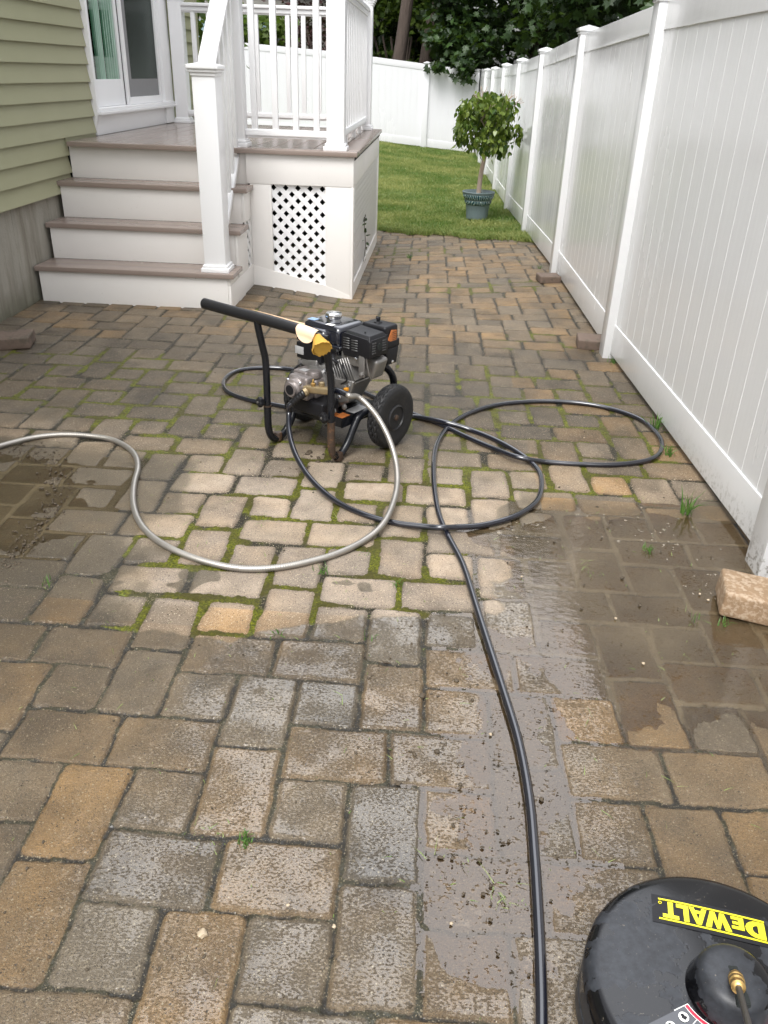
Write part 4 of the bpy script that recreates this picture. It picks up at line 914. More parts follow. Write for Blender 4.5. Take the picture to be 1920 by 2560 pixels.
# pump
pu = MB(); pu.bm(rbox(-.096, .020, -.022, .10, .238, .340, .014, .06)).bm(rbox(-.10, -.02, .02, .11, .30, .350, .012)).lathe([(.050, 0), (.050, .012), (.044, .018), (.042, .030), (.034, .034), (.031, .040), (.030, .046)], (-.044, -.014, .288), (0, -1, 0), 36)
pu.bm(rbox(-.02, .035, .02, .12, .24, .325, .014, .1)).lathe([(.03, 0), (.03, .02), (.026, .026)], (.0, .05, .33), (0, 0, 1), 20)
puo = wp(pu, 'pump', 'pump')
wp(MB().lathe([(.0215, 0), (.0215, .002), (.018, .0025)], (-.044, -.0605, .288), (0, -1, 0), 24), 'pump_cap', 'plastic', puo)
bl = MB()
for a in (40, 140, 220, 320): bl.lathe([(.008, 0), (.008, .005), (.0055, .009), (.002, .0095)], (-.044 + .046 * math.cos(R(a)), -.030, .288 + .046 * math.sin(R(a))), (0, -1, 0), 12)
wp(bl, 'bolts', 'chrome', puo)
wp(MB().box(-.070, -.035, .03, .06, .3501, .3512).box(-.01, .012, -.01, .06, .336, .3375), 'pump_label', 'grayp', puo)
wp(MB().hexa([(.010, -.040, .282), (.160, -.022, .300), (.160, .012, .300), (.010, -.005, .282), (.010, -.040, .314), (.160, -.022, .332), (.160, .012, .332), (.010, -.005, .314)], .009).lathe([(.017, 0), (.019, .003), (.019, .016), (.014, .018)], (.04, -.040, .298), (-.5, -1, -.5), 8).lathe([(.013, 0), (.013, .02), (.008, .022)], (.095, -.010, .322), (0, 0, 1), 8), 'manifold', 'dullbrass', puo)
wp(MB().lathe([(.008, 0), (.008, .01), (.011, .012), (.011, .02), (.006, .022), (.005, .034), (.003, .038)], (.055, -.020, .312), (0, 0, 1), 12), 'relief_valve', 'brass', puo)
wp(MB().box(.178, .196, .03, .05, .312, .326, .004), 'thermal_valve', 'orange', puo)
wp(MB().tube([(.034, -.045, .294), (.008, -.060, .268), (-.020, -.072, .236)], [.019, .019, .017, .016, .015, .014, .013] * 4, 14, rf=lambda i, m: (.0185 - .0055 * i / m) * (1 + .07 * math.cos(i * 1.6)), sub=12), 'hose_boot', 'foam', puo)
wp(MB().tube([(.150, -.004, .318), (.19, -.004, .322), (.238, -.004, .318)], [.014] * 40, 14, rf=lambda i, m: .0155 - .0045 * i / m, sub=8), 'hose_boot', 'gloss', puo)
wp(MB().bm(rbox(-.08, .10, -.01, .10, .176, .242, .012)), 'pump_base', 'plastic')
wp(MB().lathe([(.012, 0), (.012, .008), (.006, .011)], (.11, .055, .20), (0, -1, 0), 8).lathe([(.012, 0), (.012, .008), (.006, .011)], (.14, .09, .215), (0, -1, 0), 8), 'bolts', 'alu')

# ------------------------------------------------------------------ hoses
F_ = 1.1573
def ray_at(px, py, z):
    """point at height z seen at this place of the photograph when the layout was surveyed"""
    x = (px * F_ - 960) / 2047.7; y = -(py * F_ - 1280) / 2047.7
    d = CF + CR * x + CU * y; t = (z - 1.5) / d.z; return Vector((d.x * t, d.y * t, z))
def hose_pts(lst, h=.0115):
    out = []
    for q in lst:
        z = q[2] if len(q) > 2 else None
        p = ray_at(q[0], q[1], (z if z is not None else h - .001)); out.append(p)
    return out
hr = .0118
wloc = lambda x, y, z: WM + Vector((x * math.cos(WA) - y * math.sin(WA), x * math.sin(WA) + y * math.cos(WA), z))
mh = hose_pts([(1168, 2330), (1170, 2212), (1168, 2100), (1163, 1980), (1155, 1850), (1143, 1720), (1120, 1600), (1090, 1500), (1058, 1400), (1029, 1310), (1000, 1220), (968, 1158), (948, 1110), (938, 1050), (937, 1000), (943, 962), (960, 932), (990, 905), (1040, 883), (1100, 871), (1180, 867), (1260, 872), (1330, 886), (1390, 910), (1425, 945), (1427, 975), (1400, 994), (1330, 1004), (1250, 1003), (1180, 998), (1120, 988, .030), (1060, 966, .014), (1000, 940), (950, 916), (890, 893), (830, 868), (775, 843), (700, 815), (620, 797), (560, 795), (510, 802), (484, 822), (490, 845), (530, 862), (580, 872), (640, 882), (720, 890), (800, 893), (890, 899), (960, 912, .030), (1020, 930), (1080, 955), (1130, 985), (1162, 1015), (1170, 1045), (1163, 1077), (1140, 1100), (1100, 1120), (1040, 1135), (985, 1139, .020), (955, 1140, .032), (920, 1138, .022), (850, 1129), (780, 1109), (722, 1080, .014), (672, 1035, .04), (640, 985, .085), (625, 935, .135), (624, 895, .185)])
mh += [wloc(-.030, -.082, .222), wloc(-.020, -.073, .238)]
def lift(P, zmin): return P
tag(MB().tube(mh, hr, 12, sub=7).build('high_pressure_hose', M['rubber'] if 'rubber' in M else M['gloss']), 'long black rubber hose looping over the pavers from washer to foreground', 'hose')
st = [wloc(.225, -.004, .320), wloc(.245, -.004, .316)] + hose_pts([(775, 858, .298), (797, 878, .268), (820, 908, .22), (843, 955, .155), (857, 1010, .09), (855, 1065, .042), (832, 1125, .0355), (790, 1165, .0125), (730, 1195), (660, 1215), (590, 1227), (520, 1228), (450, 1215), (380, 1190), (330, 1160), (300, 1125), (288, 1085), (290, 1045), (298, 1010), (291, 982), (265, 960), (225, 946), (150, 939), (80, 944), (0, 963), (-80, 985), (-160, 1015), (-240, 1065), (-300, 1140), (-330, 1230), (-420, 1300), (-600, 1330)], .0130)
def dense(P, step):
    Q = spline(P, 14); out = [Q[0]]; acc = 0
    for a, b in zip(Q[:-1], Q[1:]):
        L = (b - a).length; t = 0
        while acc + (L - t) >= step: t += step - acc; acc = 0; out.append(a.lerp(b, t / L if L else 0))
        acc += L - t
    return out
sp = dense(st, .0028)
M['corr'] = simple('corrugated_steel', (.36, .34, .31), .36, metal=.75, var=.15, scale=20, dirt=((.2, .16, .12), 30, .6, .5))
ribs = MB().tube(sp, .0125, 12, rf=lambda i, m: (.0122, .0120, .0104)[i % 3] if i > 3 else .010)
tag(ribs.build('supply_hose', M['corr'], smooth=70), 'silver corrugated metal hose curling across the pavers to the left edge', 'hose')

# ------------------------------------------------------------------ surface cleaner
CC = Vector((.577, .893, 0)); cl = empty('surface_cleaner', CC, 0, 'round black surface cleaner disc with yellow lettering and brass fitting, bottom right corner', 'surface cleaner')
def cdome():
    m = NT('wet_black_plastic'); n1 = m.noise(7, 5, .6); wetm = m.ramp(n1, [(.475, 0.), (.49, 1.)]); fine = m.noise(60, 6, .7)
    c = m.mix(wetm, m.mix(m.ramp(fine, [(.35, 0.), (.65, 1.)]), (.011, .012, .015), (.026, .029, .035)), (.003, .003, .004)); sp_ = m.ramp(m.noise(170, 3, .7), [(.66, 0.), (.72, 1.)]); c = m.mix(m.math('MULTIPLY', sp_, .5), c, (.20, .17, .13))
    m.l(c, m.b.inputs['Base Color']); m.l(m.mix(wetm, .42, .16), m.b.inputs['Roughness']); m.l(m.bump(wetm, .12, .002, m.bump(fine, .08, .001)), m.b.inputs['Normal']); m.b.inputs['Specular IOR Level'].default_value = .5; return m.m
M['cdome'] = cdome()
def cpart(mb, name, mat, parent=None, **k): return mb.build(name, M[mat], parent or cl, **k)
cpart(MB((-.003, -.004, 0)).lathe([(0.2328, .010), (0.2390, .011), (0.2400, .018), (0.2379, .040), (0.2354, .042), (0.2354, .046), (0.2379, .049), (0.2374, .085), (0.2369, .098), (0.2333, .110), (0.2256, .118), (0.2112, .1225), (0.1751, .1265), (0.1200, .1290), (0.0500, .1300), (0.0010, .1302)], (0, 0, 0), (0, 0, 1), 128), 'shroud', 'cdome')
cpart(MB().lathe([(.223, .0), (.226, .0), (.227, .012), (.222, .013)], (0, 0, 0), (0, 0, 1), 96), 'brush_skirt', 'foam')
hc = (.005, -.008)
hub_ = cpart(MB().lathe([(.070, .1285), (.072, .130), (.0715, .134), (.066, .150), (.062, .168), (.058, .177), (.050, .183), (.036, .1865), (.012, .188), (.001, .188)], (hc[0], hc[1], 0), (0, 0, 1), 64), 'hub', 'cdome')
cpart(MB().box(-.009, .011, -.062, .004, .150, .1885, .004).box(-.011, .013, -.064, .006, .150, .1872, .005), 'slot', 'dark', hub_)
ax = Vector((.50 - .573, .70 - .80, .348 - .183)).normalized(); ax = Vector((-.042, -.131, .085)).normalized()
p0 = Vector((.004, -.004, .180))
br = MB().lathe([(.007, -.01), (.007, .018), (.012, .020), (.0125, .028), (.0105, .030), (.0125, .033), (.0125, .040), (.0095, .043), (.0115, .046), (.0115, .056), (.008, .059), (.006, .06)], p0, ax, 24)
cpart(br, 'brass_fitting', 'brass')
cpart(MB().tube([p0 + ax * .055, p0 + ax * .25, p0 + ax * .6], .0052, 12), 'lance', 'lance')
# lettering: the maker's name between two bars, upside down as in the photo
A_ = Vector((.683, .984, .0)); o_xy = Vector((.502, 1.067)); 
def top_z(x, y):
    r = math.hypot(x, y); P = [(0, .1302), (.05, .1300), (.12, .1290), (.17, .1265), (.205, .1225), (.219, .118)]
    for (a, za), (b, zb) in zip(P[:-1], P[1:]):
        if r <= b: return za + (zb - za) * (r - a) / (b - a)
    return .118
bu = Vector((.502 - .691, 1.067 - 1.031)).normalized(); bv = Vector((-bu.y, bu.x));   # reading direction, towards-camera "up" of the letters
if bv.y > 0: bv = -bv
LW, LH = .190, .047
org2 = Vector((.6905, 1.0285)) - CC.xy      # foot of the first letter
def lp(u, v): q = org2 + bu * u + bv * v; return (q.x, q.y)
def flat(mb, poly, lift_, th=.0009):
    # split long pieces so they follow the dome
    pts = [(*lp(u, v), 0) for u, v in poly]; pts = [(x, y, top_z(x, y) + lift_) for x, y, _ in pts]; mb.prism(pts, (0, 0, th))
def bar(mb, v0, v1, lift_):
    for k in range(8): flat(mb, [(LW * k / 8, v0), (LW * (k + 1) / 8, v0), (LW * (k + 1) / 8, v1), (LW * k / 8, v1)], lift_)
lt_ = MB()
bar(lt_, 0, .0030, .0016); bar(lt_, LH - .0030, LH, .0016)
b0, b1 = .0055, LH - .0055; hh = b1 - b0
def poly(x0, w_, pts): flat(lt_, [(x0 + px * w_, b0 + py * hh) for px, py in pts], .0016)
def stroke_poly(x0, w_, lst):
    for p in lst: poly(x0, w_, p)
x = .001
# D as stem + segmented bowl
W_ = .036; stroke_poly(x, W_, [[(0, 0), (.34, 0), (.34, 1), (0, 1)]])
bowl = []; 
for k in range(9):
    a0, a1 = -PI / 2 + PI * k / 9, -PI / 2 + PI * (k + 1) / 9
    stroke_poly(x, W_, [[(.34 + .62 * math.cos(a0), .5 + .5 * math.sin(a0)), (.34 + .62 * math.cos(a1), .5 + .5 * math.sin(a1)), (.34 + .28 * math.cos(a1), .5 + .26 * math.sin(a1)), (.34 + .28 * math.cos(a0), .5 + .26 * math.sin(a0))]])
x += W_ + .001; W_ = .022
stroke_poly(x, W_, [[(0, 0), (.42, 0), (.42, .74), (0, .74)], [(.42, 0), (1, 0), (1, .17), (.42, .17)], [(.42, .29), (.9, .29), (.9, .45), (.42, .45)], [(.42, .57), (1, .57), (1, .74), (.42, .74)]])
x += W_ + .001; W_ = .046
stroke_poly(x, W_, [[(0, 1), (.24, 0), (.42, 0), (.24, 1)], [(.24, 0), (.42, 0), (.56, 1), (.44, 1)], [(.44, 1), (.60, 0), (.78, 0), (.56, 1)], [(.60, 0), (.78, 0), (1, 1), (.78, 1)]])
x += W_ - .004; W_ = .032
stroke_poly(x, W_, [[(0, 0), (.28, 0), (.62, 1), (.36, 1)], [(.72, 0), (1, 0), (.62, 1), (.42, 1)], [(.25, .16), (.75, .16), (.70, .33), (.30, .33)]])
x += W_ + .001; W_ = .022
stroke_poly(x, W_, [[(0, 0), (.42, 0), (.42, 1), (0, 1)], [(.42, 0), (1, 0), (1, .22), (.42, .22)]])
x += W_ - .004; W_ = .029
stroke_poly(x, W_, [[(.34, 0), (.66, 0), (.66, 1), (.34, 1)], [(0, .78), (.34, .78), (.34, 1), (0, 1)], [(.66, .78), (1, .78), (1, 1), (.66, 1)]])
cpart(lt_, 'lettering', 'yellow')
rgm = MB(); q = lp(LW - .004, .0075 + b0)
for k in range(12):
    a0, a1 = 2 * PI * k / 12, 2 * PI * (k + 1) / 12; flat(rgm, [(LW - .003 + .0032 * math.cos(a0), .010 + .0032 * math.sin(a0)), (LW - .003 + .0032 * math.cos(a1), .010 + .0032 * math.sin(a1)), (LW - .003 + .0024 * math.cos(a1), .010 + .0024 * math.sin(a1)), (LW - .003 + .0024 * math.cos(a0), .010 + .0024 * math.sin(a0))], .0016)
cpart(rgm, 'registered_mark', 'yellow')
pl_ = MB()
for k in range(8): flat(pl_, [(-.010 + (LW + .022) * k / 8, -.008), (-.010 + (LW + .022) * (k + 1) / 8, -.008), (-.010 + (LW + .022) * (k + 1) / 8, LH + .008), (-.010 + (LW + .022) * k / 8, LH + .008)], .0003, .0011)
cpart(pl_, 'name_plate', 'plastic')
# curved warning label with red border and pictograms
def arc(mb, r0, r1, a0, a1, lift_, n=14, c=(0, 0)):
    for k in range(n):
        t0, t1 = R(a0 + (a1 - a0) * k / n), R(a0 + (a1 - a0) * (k + 1) / n)
        pts = [(c[0] + r * math.cos(t), c[1] + r * math.sin(t)) for r, t in ((r0, t0), (r1, t0), (r1, t1), (r0, t1))]
        mb.prism([(x, y, top_z(x, y) + lift_) for x, y in pts], (0, 0, .0006))
wl = MB(); arc(wl, .079, .195, 205, 335, .0004, 24); lab = cpart(wl, 'warning_label', 'white')
m1 = MB(); arc(m1, .0805, .086, 206, 334, .0008, 24); cpart(m1, 'red_border', 'red', lab)
m2 = MB(); arc(m2, .0875, .192, 206, 334, .0008, 24); cpart(m2, 'black_field', 'gloss', lab)
m3 = MB(); m4 = MB()
for k in range(7):
    a = R(214 + k * 18.5); 
    for rr in (.102, .132):
        cx, cy = rr * math.cos(a), rr * math.sin(a); pts = [(cx + .0085 * math.cos(2 * PI * i / 16), cy + .0085 * math.sin(2 * PI * i / 16)) for i in range(16)]; m3.prism([(x, y, top_z(x, y) + .0013) for x, y in pts], (0, 0, .0005))
        pts = [(cx + (.0045 + .0018 * math.cos(3 * i)) * math.cos(2 * PI * i / 10), cy + (.0045 + .0018 * math.sin(5 * i)) * math.sin(2 * PI * i / 10)) for i in range(10)]; m4.prism([(x, y, top_z(x, y) + .0019) for x, y in pts], (0, 0, .0004))
    t = R(214 + (k + .5) * 18.5); m3.tube([(.088 * math.cos(t), .088 * math.sin(t), top_z(.088, 0) + .0014), (.19 * math.cos(t), .19 * math.sin(t), top_z(.19, 0) + .0016)], .0007, 6)
cpart(m3, 'pictogram_rings', 'white', lab); cpart(m4, 'pictograms', 'plastic', lab)

# ------------------------------------------------------------------ loose pavers
M['brick'] = simple('loose_paver_tan', (.25, .165, .095), .7, var=.3, scale=18, bump=.6, bscale=120, dirt=((.48, .39, .29), 60, .48, .6))
M['brickg'] = simple('loose_paver_brown', (.13, .092, .070), .7, var=.3, scale=18, bump=.6, bscale=120, dirt=((.05, .045, .03), 12, .5, .6))
def paver(name, c, size, rz, mat, label, tilt=(0, 0)):
    bm = bmesh.new(); bmesh.ops.create_cube(bm, size=1)
    for v in bm.verts: v.co = Vector((v.co.x * size[0], v.co.y * size[1], v.co.z * size[2]))
    bmesh.ops.bevel(bm, geom=list(bm.edges), offset=.010, segments=3, profile=.5, affect='EDGES')
    bmesh.ops.subdivide_edges(bm, edges=list(bm.edges), cuts=3, use_grid_fill=True)
    rg = random.Random(hash(label) % 1000)
    for v in bm.verts:
        n_ = .004 * (float(fbm(np.array(v.co.x * 40 + 3), np.array(v.co.y * 40 + v.co.z * 31), len(label))) - .5); v.co += v.co.normalized() * n_
    mb = MB().bm(bm); o = mb.build(name, M[mat], smooth=50); o.location = c; o.rotation_euler = (tilt[0], tilt[1], rz); tag(o, label, 'paving stone', 'loose paving stones'); return o
paver('paving_stone', (1.130, 2.262, .042), (.26, .165, .088), R(-12), 'brick', 'wet tan loose paving stone at the foot of the nearest fence post, right edge', (0, R(4)))
paver('paving_stone', (1.085, 5.19, .030), (.23, .15, .068), R(-4), 'brickg', 'brown loose paving stone by the second fence post from the front', (R(3), 0))
paver('paving_stone', (1.01, 7.08, .022), (.18, .16, .062), R(8), 'brickg', 'brown loose paving stone by the third fence post, nearest the lawn')
paver('paving_stone', (-2.47, 4.64, .032), (.27, .19, .07), R(14), 'brickg', 'grey brown loose paving stone against the concrete foundation at the left edge', (0, R(-3)))

# ------------------------------------------------------------------ potted tree
PT = Vector((.575, 11.05, -.10)); pt = empty('potted_tree', PT, 0, 'small round headed tree with drooping leaves in a blue grey pot on the lawn', 'tree')
sq = lambda a, h: 1 / max(abs(math.cos((a + PI / 4) % (PI / 2) - PI / 4)), .7) * .93 if False else 1
pot = MB().lathe([(.125, 0), (.132, .004), (.140, .09), (.152, .175), (.158, .185), (.176, .245), (.198, .300), (.206, .322), (.200, .328), (.186, .315), (.170, .285), (.001, .28)], (0, 0, 0), (0, 0, 1), 40, lambda a, h: 1 + (.012 * math.cos(24 * a) if h < .17 else 0)).build('pot', M['potg'], pt)
def band():
    m = NT('teal_glaze_band'); wv = m.n('ShaderNodeTexWave'); wv.inputs['Scale'].default_value = 14; wv.inputs['Distortion'].default_value = 9; wv.inputs['Detail'].default_value = 3; m.l(m.obj(), wv.inputs[0])
    m.l(m.ramp(wv.outputs['Fac'], [(.45, (.015, .055, .07)), (.8, (.05, .13, .14)), (.97, (.40, .46, .42))]), m.b.inputs['Base Color']); m.b.inputs['Roughness'].default_value = .15; m.l(m.bump(wv.outputs['Fac'], .6, .01), m.b.inputs['Normal']); return m.m
M['band'] = band()
MB().lathe([(.1535, .175), (.162, .181), (.172, .216), (.170, .223), (.165, .221)], (0, 0, 0), (0, 0, 1), 40).lathe([(.178, .240), (.184, .246), (.199, .288), (.197, .294), (.192, .293)], (0, 0, 0), (0, 0, 1), 40).build('glazed_band', M['band'], pot)
tp = [(0, 0, .26), (.008, 0, .50), (.035, .01, .70), (.07, .0, .88), (.085, .0, 1.0)]
trk = MB().tube(tp, [.030] * 99, 12, rf=lambda i, m: .031 - .010 * i / m, sub=6)
rg = random.Random(4); tips = []
def branch(p, d, L, r, dep):
    pts = [p]; q = p.copy(); dd = d.copy()
    for k in range(4): dd = (dd + Vector((rg.uniform(-.25, .25), rg.uniform(-.25, .25), rg.uniform(-.08, .16)))).normalized(); q = q + dd * L / 4; pts.append(q.copy())
    trk.tube(pts, r, 6, rf=lambda i, m: r * (1 - .5 * i / m), sub=2)
    if dep == 0: tips.append(q); return
    tips.append(pts[2])
    for k in range(3 if dep > 1 else 3): branch(q, (dd + Vector((rg.uniform(-.9, .9), rg.uniform(-.9, .9), rg.uniform(-.25, .45)))).normalized(), L * .68, r * .62, dep - 1)
top = Vector(tp[-1])
for a in (20, 95, 170, 245, 320): branch(top - Vector((0, 0, rg.uniform(0, .08))), Vector((math.cos(R(a)) * .75, math.sin(R(a)) * .75, .75)), .26, .013, 2)
trk.build('trunk', M['trunk'], pt)
rgn = np.random.default_rng(8); C = []
cc = np.array([.062, 0, 1.18])
n = 0
while len(C) < 1900:
    p = rgn.uniform(-1, 1, 3)
    r_ = math.hypot(p[0], p[1])
    if r_ > 1 or r_ < .12 * rgn.random(): continue
    # umbrella profile: flat top, ragged curtain below
    ztop = .36 * math.sqrt(max(0, 1 - r_ ** 3.0)) * .55 + .06
    zbot = -.10 - .34 * math.sqrt(max(0, 1 - (abs(r_ - .62) / .42) ** 2)) if r_ > .22 else .02
    an = math.atan2(p[1], p[0]); zbot *= .72 + .45 * float(vn(np.array(an * 2.2 + 9), np.array(1.5), 7))
    z = zbot + (ztop - zbot) * (p[2] * .5 + .5)
    den = float(vn(np.array(p[0] * 3.1 + 7), np.array(z * 9 + p[1] * 3.1), 5))
    if den < .40: continue
    C.append((cc[0] + p[0] * .41, cc[1] + p[1] * .41, cc[2] + z + .03 * rgn.random()))
leaf_cloud('crown', OVAL, np.array(C), .078, M['ficus'], pt, droop=1.15, seed=3)

# ------------------------------------------------------------------ trees beyond the fence
def big_tree(loc, r, h, lean, label, crown_pts, shape, size, mat, seed, trunk_only=False, fork=True):
    rt = empty('tree', loc, 0, label, 'tree', 'trees beyond the back fence'); rg = random.Random(seed)
    P = [Vector((lean[0] * t + .06 * math.sin(t * 3), lean[1] * t, h * t - .1)) for t in [k / 8 for k in range(9)]]
    mb = MB().tube(P, r, 18, rf=lambda i, m: r * (1.25 - .25 * min(1, i / 4)) * (1 - .45 * i / m), sub=4)
    for k in range(7):
        a = rg.uniform(0, 2 * PI); t = rg.uniform(.5, .98); p = Vector((lean[0] * t, lean[1] * t, h * t)); d = Vector((math.cos(a), math.sin(a), rg.uniform(.2, .7)))
        L = rg.uniform(1.6, 3.2); mb.tube([p, p + d * L * .4 + Vector((0, 0, .1)), p + d * L], .09, 8, rf=lambda i, m: .10 * (1 - .75 * i / m), sub=4)
    mb.build('trunk', M['bark'], rt)
    if crown_pts is not None: leaf_cloud('crown', shape, crown_pts - np.array(loc), size, mat, rt, droop=.5, seed=seed)
    return rt
def clumps(seed, box, nc, per, rad, zsq=.7):
    rg = np.random.default_rng(seed); c = rg.uniform([box[0], box[2], box[4]], [box[1], box[3], box[5]], (nc, 3)); P = c[rg.integers(0, nc, nc * per)] + rg.normal(0, 1, (nc * per, 3)) * np.array([rad, rad, rad * zsq]); return P
big_tree((-1.33, 24.4, .0), .185, 8.0, (.9, 0), 'thick grey brown trunk leaning right behind the fence, the one nearest the porch', clumps(1, (-4, 2, 24, 27, 4.5, 9), 60, 60, .7), DIAM, .22, M['maple'], 1)
big_tree((-.68, 25.3, .0), .19, 8.0, (1.0, .2), 'dark trunk half hidden by leaves, right of the thick trunk', clumps(2, (-2, 4, 25, 28, 4.5, 9), 60, 60, .7), DIAM, .22, M['maple'], 2)
big_tree((-2.35, 26.6, .0), .17, 8.0, (.15, 0), 'dark slim trunk beside the porch corner post, left of the thick trunk', clumps(3, (-6, -1, 26, 29, 4.5, 9), 60, 60, .8), DIAM, .24, M['maple'], 3)
# big maple with boughs hanging over the fence
mp = np.concatenate([clumps(11, (-.3, 1.0, 22.6, 23.8, 2.0, 3.6), 16, 75, .24), clumps(12, (.0, 3.8, 23.0, 24.6, 2.1, 4.5), 46, 75, .34), clumps(13, (.5, 7, 23.2, 26, 2.6, 9), 110, 60, .6), clumps(16, (.42, .72, 21.75, 22.0, 1.55, 1.9), 5, 24, .10), clumps(17, (-.22, .15, 21.7, 21.9, 1.62, 1.78), 3, 14, .08), clumps(18, (.0, .9, 22.2, 22.7, 1.9, 2.5), 9, 50, .18)])
mp = mp[~((mp[:, 1] < 22.1) & (mp[:, 2] < 1.35)) & (mp[:, 0] > -.45)]
big_tree((2.4, 24.8, 0), .24, 8.5, (.4, 0), 'broad dark green maple with boughs hanging over the corner of the fence', mp, MAPLE, .16, M['maple'], 4)
big_tree((6.4, 21.0, 0), .25, 8.5, (-.3, 0), 'dark maple behind the long side fence on the right', np.concatenate([clumps(14, (2.6, 7.5, 15, 22, 2.6, 8), 150, 60, .6), clumps(15, (1.9, 4, 17, 21, 2.4, 4.6), 40, 60, .4)]), MAPLE, .20, M['maple'], 5)
# brighter understorey between trunks, purple beech and green shrub seen through the railing
def shrub(name, loc, label, P, shape, size, mat, seed, cat='shrub'):
    rt = empty(name, loc, 0, label, cat); mb = MB(); rg = random.Random(seed)
    for k in range(9):
        a = rg.uniform(0, 2 * PI); mb.tube([(0, 0, -.2), (.3 * math.cos(a), .3 * math.sin(a), 1.0), (.8 * math.cos(a), .5 * math.sin(a), 2.4)], .03, 6, sub=3)
    mb.build('stem', M['bark'], rt); leaf_cloud('foliage', shape, P - np.array(loc), size, mat, rt, droop=.5, seed=seed)
shrub('shrub', (-1.1, 26.6, 0), 'yellow green bush glowing between the tree trunks', clumps(21, (-2.6, .2, 26, 27.5, .8, 4.0), 60, 60, .28), MAPLE, .15, M['maplel'], 21)
shrub('shrub', (-2.9, 24.0, 0), 'dark purple leaved bush seen through the porch railing', clumps(22, (-4.6, -2.3, 23.6, 24.8, 1.2, 4.2), 70, 60, .26), OVAL, .12, M['purple'], 22)
shrub('shrub', (-4.3, 22.7, 0), 'leafy green bush behind the fence left of the purple bush', clumps(23, (-5.0, -3.9, 22.3, 23.0, .9, 2.7), 26, 60, .22), MAPLE, .17, M['maplel'], 23)
shrub('shrub', (-5.3, 17.5, 0), 'light green shrub near the house corner seen over the stair rail', clumps(24, (-6.2, -4.1, 16.6, 18.5, .5, 3.4), 40, 60, .25), OVAL, .16, M['maplel'], 24)
# far wood closing the view
far = np.concatenate([clumps(31, (-22, 24, 30, 38, .2, 12), 420, 55, 1.0), clumps(32, (-3, 12, 27.5, 30, .5, 8), 160, 60, .7)])
o = leaf_cloud('far_wood', DIAM, far, .42, M['maple'], None, droop=.4, seed=31); tag(o, 'dark mass of woodland closing the view behind the trees', 'woodland', kind='stuff')
rw = np.concatenate([clumps(33, (4, 14, 3, 16, 3.0, 6), 120, 40, .9)])
# neighbour's house far behind
nh = empty('neighbour_house', (-4, 30, 0), 0, 'pale neighbouring house glimpsed between the leaves beyond the fence', 'house')
nb = MB((-4, 30, 0))
for k in range(24): nb.prism([(-13, 29.5, k * .2), (-13, 29.47, k * .2), (-13, 29.49, k * .2 + .2), (-13, 29.5, k * .2 + .2)], (12.0, 0, 0))
nb.box(-13, -1, 29.5, 34, -.3, 4.8); nb.build('wall', M['nsid'], nh); MB((-4, 30, 0)).box(-8.3, -7.3, 29.43, 29.47, 1.2, 2.8).box(-6.0, -5.0, 29.43, 29.47, 1.2, 2.8).build('window', M['nwin'], nh)
MB((-4, 30, 0)).prism([(-13.4, 29.0, 4.8), (-13.4, 34.5, 4.8), (-13.4, 31.7, 7.0)], (12.8, 0, 0)).build('roof', M['dark'], nh)

# ------------------------------------------------------------------ lawn grass
rg = np.random.default_rng(5)
def scatter(n, x0, x1, y0, y1, pw=1.0):
    X = rg.uniform(x0, x1, n); Y = y0 + (y1 - y0) * rg.uniform(0, 1, n) ** pw; k = Y > edge_y(X) - .03 + .03 * rg.normal(0, 1, n); return X[k], Y[k]
X, Y = scatter(170000, -1.9, 1.25, 8.9, 22.2, 1.6)
X2, Y2 = scatter(30000, -6, 1.25, 9.3, 22.0, 1.0); k = (X2 > -.55) | (Y2 > 9.4); X2, Y2 = X2[k], Y2[k]
XX = np.concatenate([X, X2]); YY = np.concatenate([Y, Y2]); den = fbm(XX * 2, YY * 2, 80, 3); k = den > rg.uniform(.1, .5, len(XX)); XX, YY = XX[k], YY[k]
# leave the pot's foot free
k = np.hypot(XX - PT.x, YY - PT.y) > .10; XX, YY = XX[k], YY[k]
ex_ = rg.uniform(-.6, 1.12, 7000); ey_ = edge_y(ex_) + rg.normal(.03, .05, 7000) + .05 * (fbm(ex_ * 8, ex_ * 0, 301, 3) - .5); XX = np.concatenate([XX, ex_]); YY = np.concatenate([YY, ey_])
tag(blades('lawn_grass', XX, YY, gz(XX, YY) + .005, .042 * 1.0, .007, M['grass'], 6, .8), 'short green lawn grass between the patio and the back fence', 'grass', kind='stuff')

# ------------------------------------------------------------------ small things on the patio
M['clod'] = simple('dark_soil_clod', (.060, .044, .026), .7, var=.5, scale=60)
M['pebble'] = simple('pale_pebble', (.40, .32, .22), .5, var=.3, scale=60)
def blob(mb, c, r, sq=.6, seed=0, n=2):
    bm = bmesh.new(); bmesh.ops.create_icosphere(bm, subdivisions=n, radius=r); rg_ = random.Random(seed)
    an_ = rg_.uniform(0, 3.1); kx, ky = rg_.uniform(.6, 1.5), rg_.uniform(.6, 1.1)
    if n > 1: kx = ky = 1
    for v in bm.verts:
        v.co *= 1 + rg_.uniform(-.28, .28); x_, y_ = v.co.x * kx, v.co.y * ky; v.co.x = x_ * math.cos(an_) - y_ * math.sin(an_); v.co.y = x_ * math.sin(an_) + y_ * math.cos(an_); v.co.z *= sq; v.co += Vector(c)
    return mb.bm(bm)
